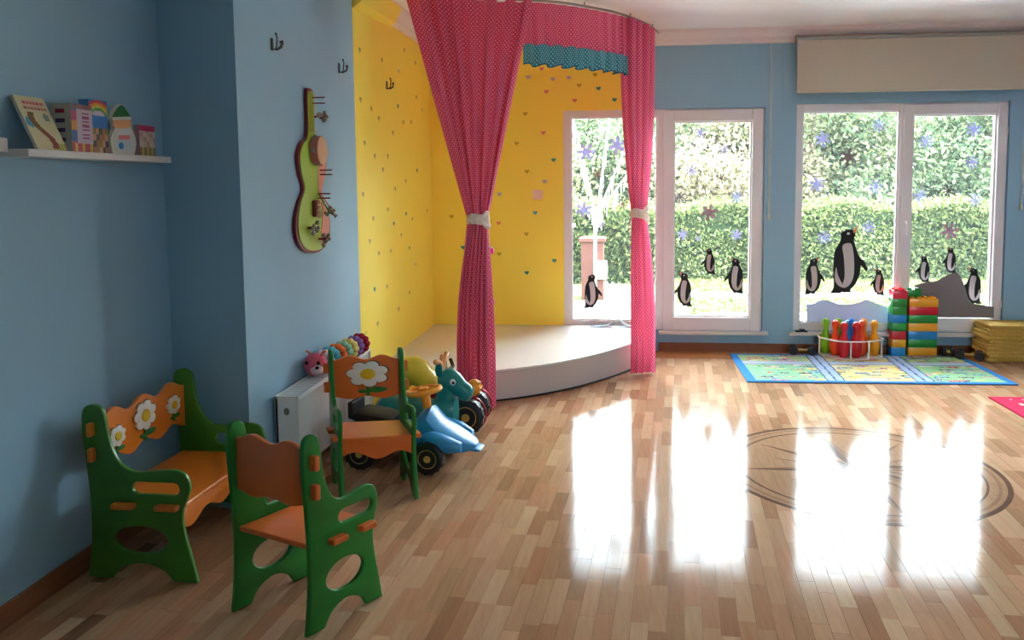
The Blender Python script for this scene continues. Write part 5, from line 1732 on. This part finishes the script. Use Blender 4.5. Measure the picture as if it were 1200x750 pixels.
MB().box(-.19, .19, -.19, .19, .82, .88).build('cap', 'terracotta', pil, bevel=.01)
sg = thing('white_panel', 'plain white panel fixed on the terracotta pillar', 'panel', (-.24, 11.3835, GZ + .3))
MB().box(-.09, .09, -.04, 0, 0, .26).build('panel_box', 'fence_white', sg, bevel=.005)
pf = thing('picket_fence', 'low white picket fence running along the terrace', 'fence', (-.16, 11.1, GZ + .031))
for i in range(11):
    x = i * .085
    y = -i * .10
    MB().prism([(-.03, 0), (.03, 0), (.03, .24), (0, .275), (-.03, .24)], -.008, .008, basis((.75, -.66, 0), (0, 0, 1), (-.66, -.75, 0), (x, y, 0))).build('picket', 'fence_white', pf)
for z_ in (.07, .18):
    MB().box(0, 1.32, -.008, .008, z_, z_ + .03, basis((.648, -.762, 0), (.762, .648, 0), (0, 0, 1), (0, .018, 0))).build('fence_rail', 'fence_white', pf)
# kerbs on the lawn
for x0, x1, y0, z_ in ((1.0, 7.0, 11.6, .07), (1.0, 7.0, 9.8, .06)):
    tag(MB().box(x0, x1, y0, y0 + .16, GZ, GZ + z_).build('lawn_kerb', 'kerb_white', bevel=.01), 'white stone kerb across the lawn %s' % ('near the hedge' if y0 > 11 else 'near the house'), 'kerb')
# tinsel streamers hung outside the first window
def streamer(p0, p1, label, seed):
    rr = random.Random(seed)
    r = thing('tinsel_streamer', label, 'streamer', group='white streamers outside the window')
    p0, p1 = Vector(p0), Vector(p1)
    pts = [p0.lerp(p1, i / 12) + Vector((0, 0, -.05 * math.sin(PI * i / 12))) for i in range(13)]
    MB().tube(pts, .008, 5).build('cord', 'tinsel', r)
    b = MB()
    for i in range(46):
        t = rr.random()
        q = p0.lerp(p1, t) + Vector((0, 0, -.05 * math.sin(PI * t)))
        ln = rr.uniform(.07, .24); w = rr.uniform(.006, .013)
        a = rr.uniform(0, 3.14)
        dx, dy = w * math.cos(a), w * math.sin(a)
        sx = rr.uniform(-.02, .02)
        b.add([(q.x - dx, q.y - dy, q.z), (q.x + dx, q.y + dy, q.z), (q.x + dx * .4 + sx, q.y + dy * .4, q.z - ln), (q.x - dx * .4 + sx, q.y - dy * .4, q.z - ln),
               (q.x - dy * .2, q.y + dx * .2, q.z)], [(0, 1, 2, 3), (0, 3, 4), (1, 4, 2), (2, 4, 3), (0, 4, 1)])
    b.build('fringe', 'tinsel', r)
tag(MB().box(-2.2, 2.0, 8.66, 8.76, 2.88, 3.0).build('pergola_beam', 'fence_white', bevel=.01), 'white pergola beam holding the streamers outside the window', 'beam')
mast = thing('garland_mast', 'thin white garland mast on the terrace', 'mast', (-.27, 9.6, GZ + .031))
MB().cyl((0, 0, 0), (0, 0, 1.30), .018, n=10).build('mast_pole', 'fence_white', mast)
MB().ball((0, 0, 1.31), .03, 10, 8).build('mast_knob', 'fence_white', mast)
for i, (x0, y0, z0) in enumerate(((-1.3, 8.7, 2.2), (-.62, 8.7, 2.86), (-.02, 8.7, 2.86), (.45, 8.7, 2.86), (.95, 8.75, 2.86))):
    streamer((x0, y0, z0), (-.27 + .01 * i, 9.58, 1.15), 'white fringed streamer strung from the beam to the garland mast', 60 + i)
# grass blades near the house
n = 9000
gp = np.stack([rgn.uniform(.8, 8, n), rgn.uniform(9.95, 14, n), np.full(n, GZ + .015)], 1)
g_ = leaf_cloud('lawn_grass', 'grass_blade', gp, .035)
tag(g_, 'short bright grass growing on the lawn', 'grass'); g_['kind'] = 'stuff'
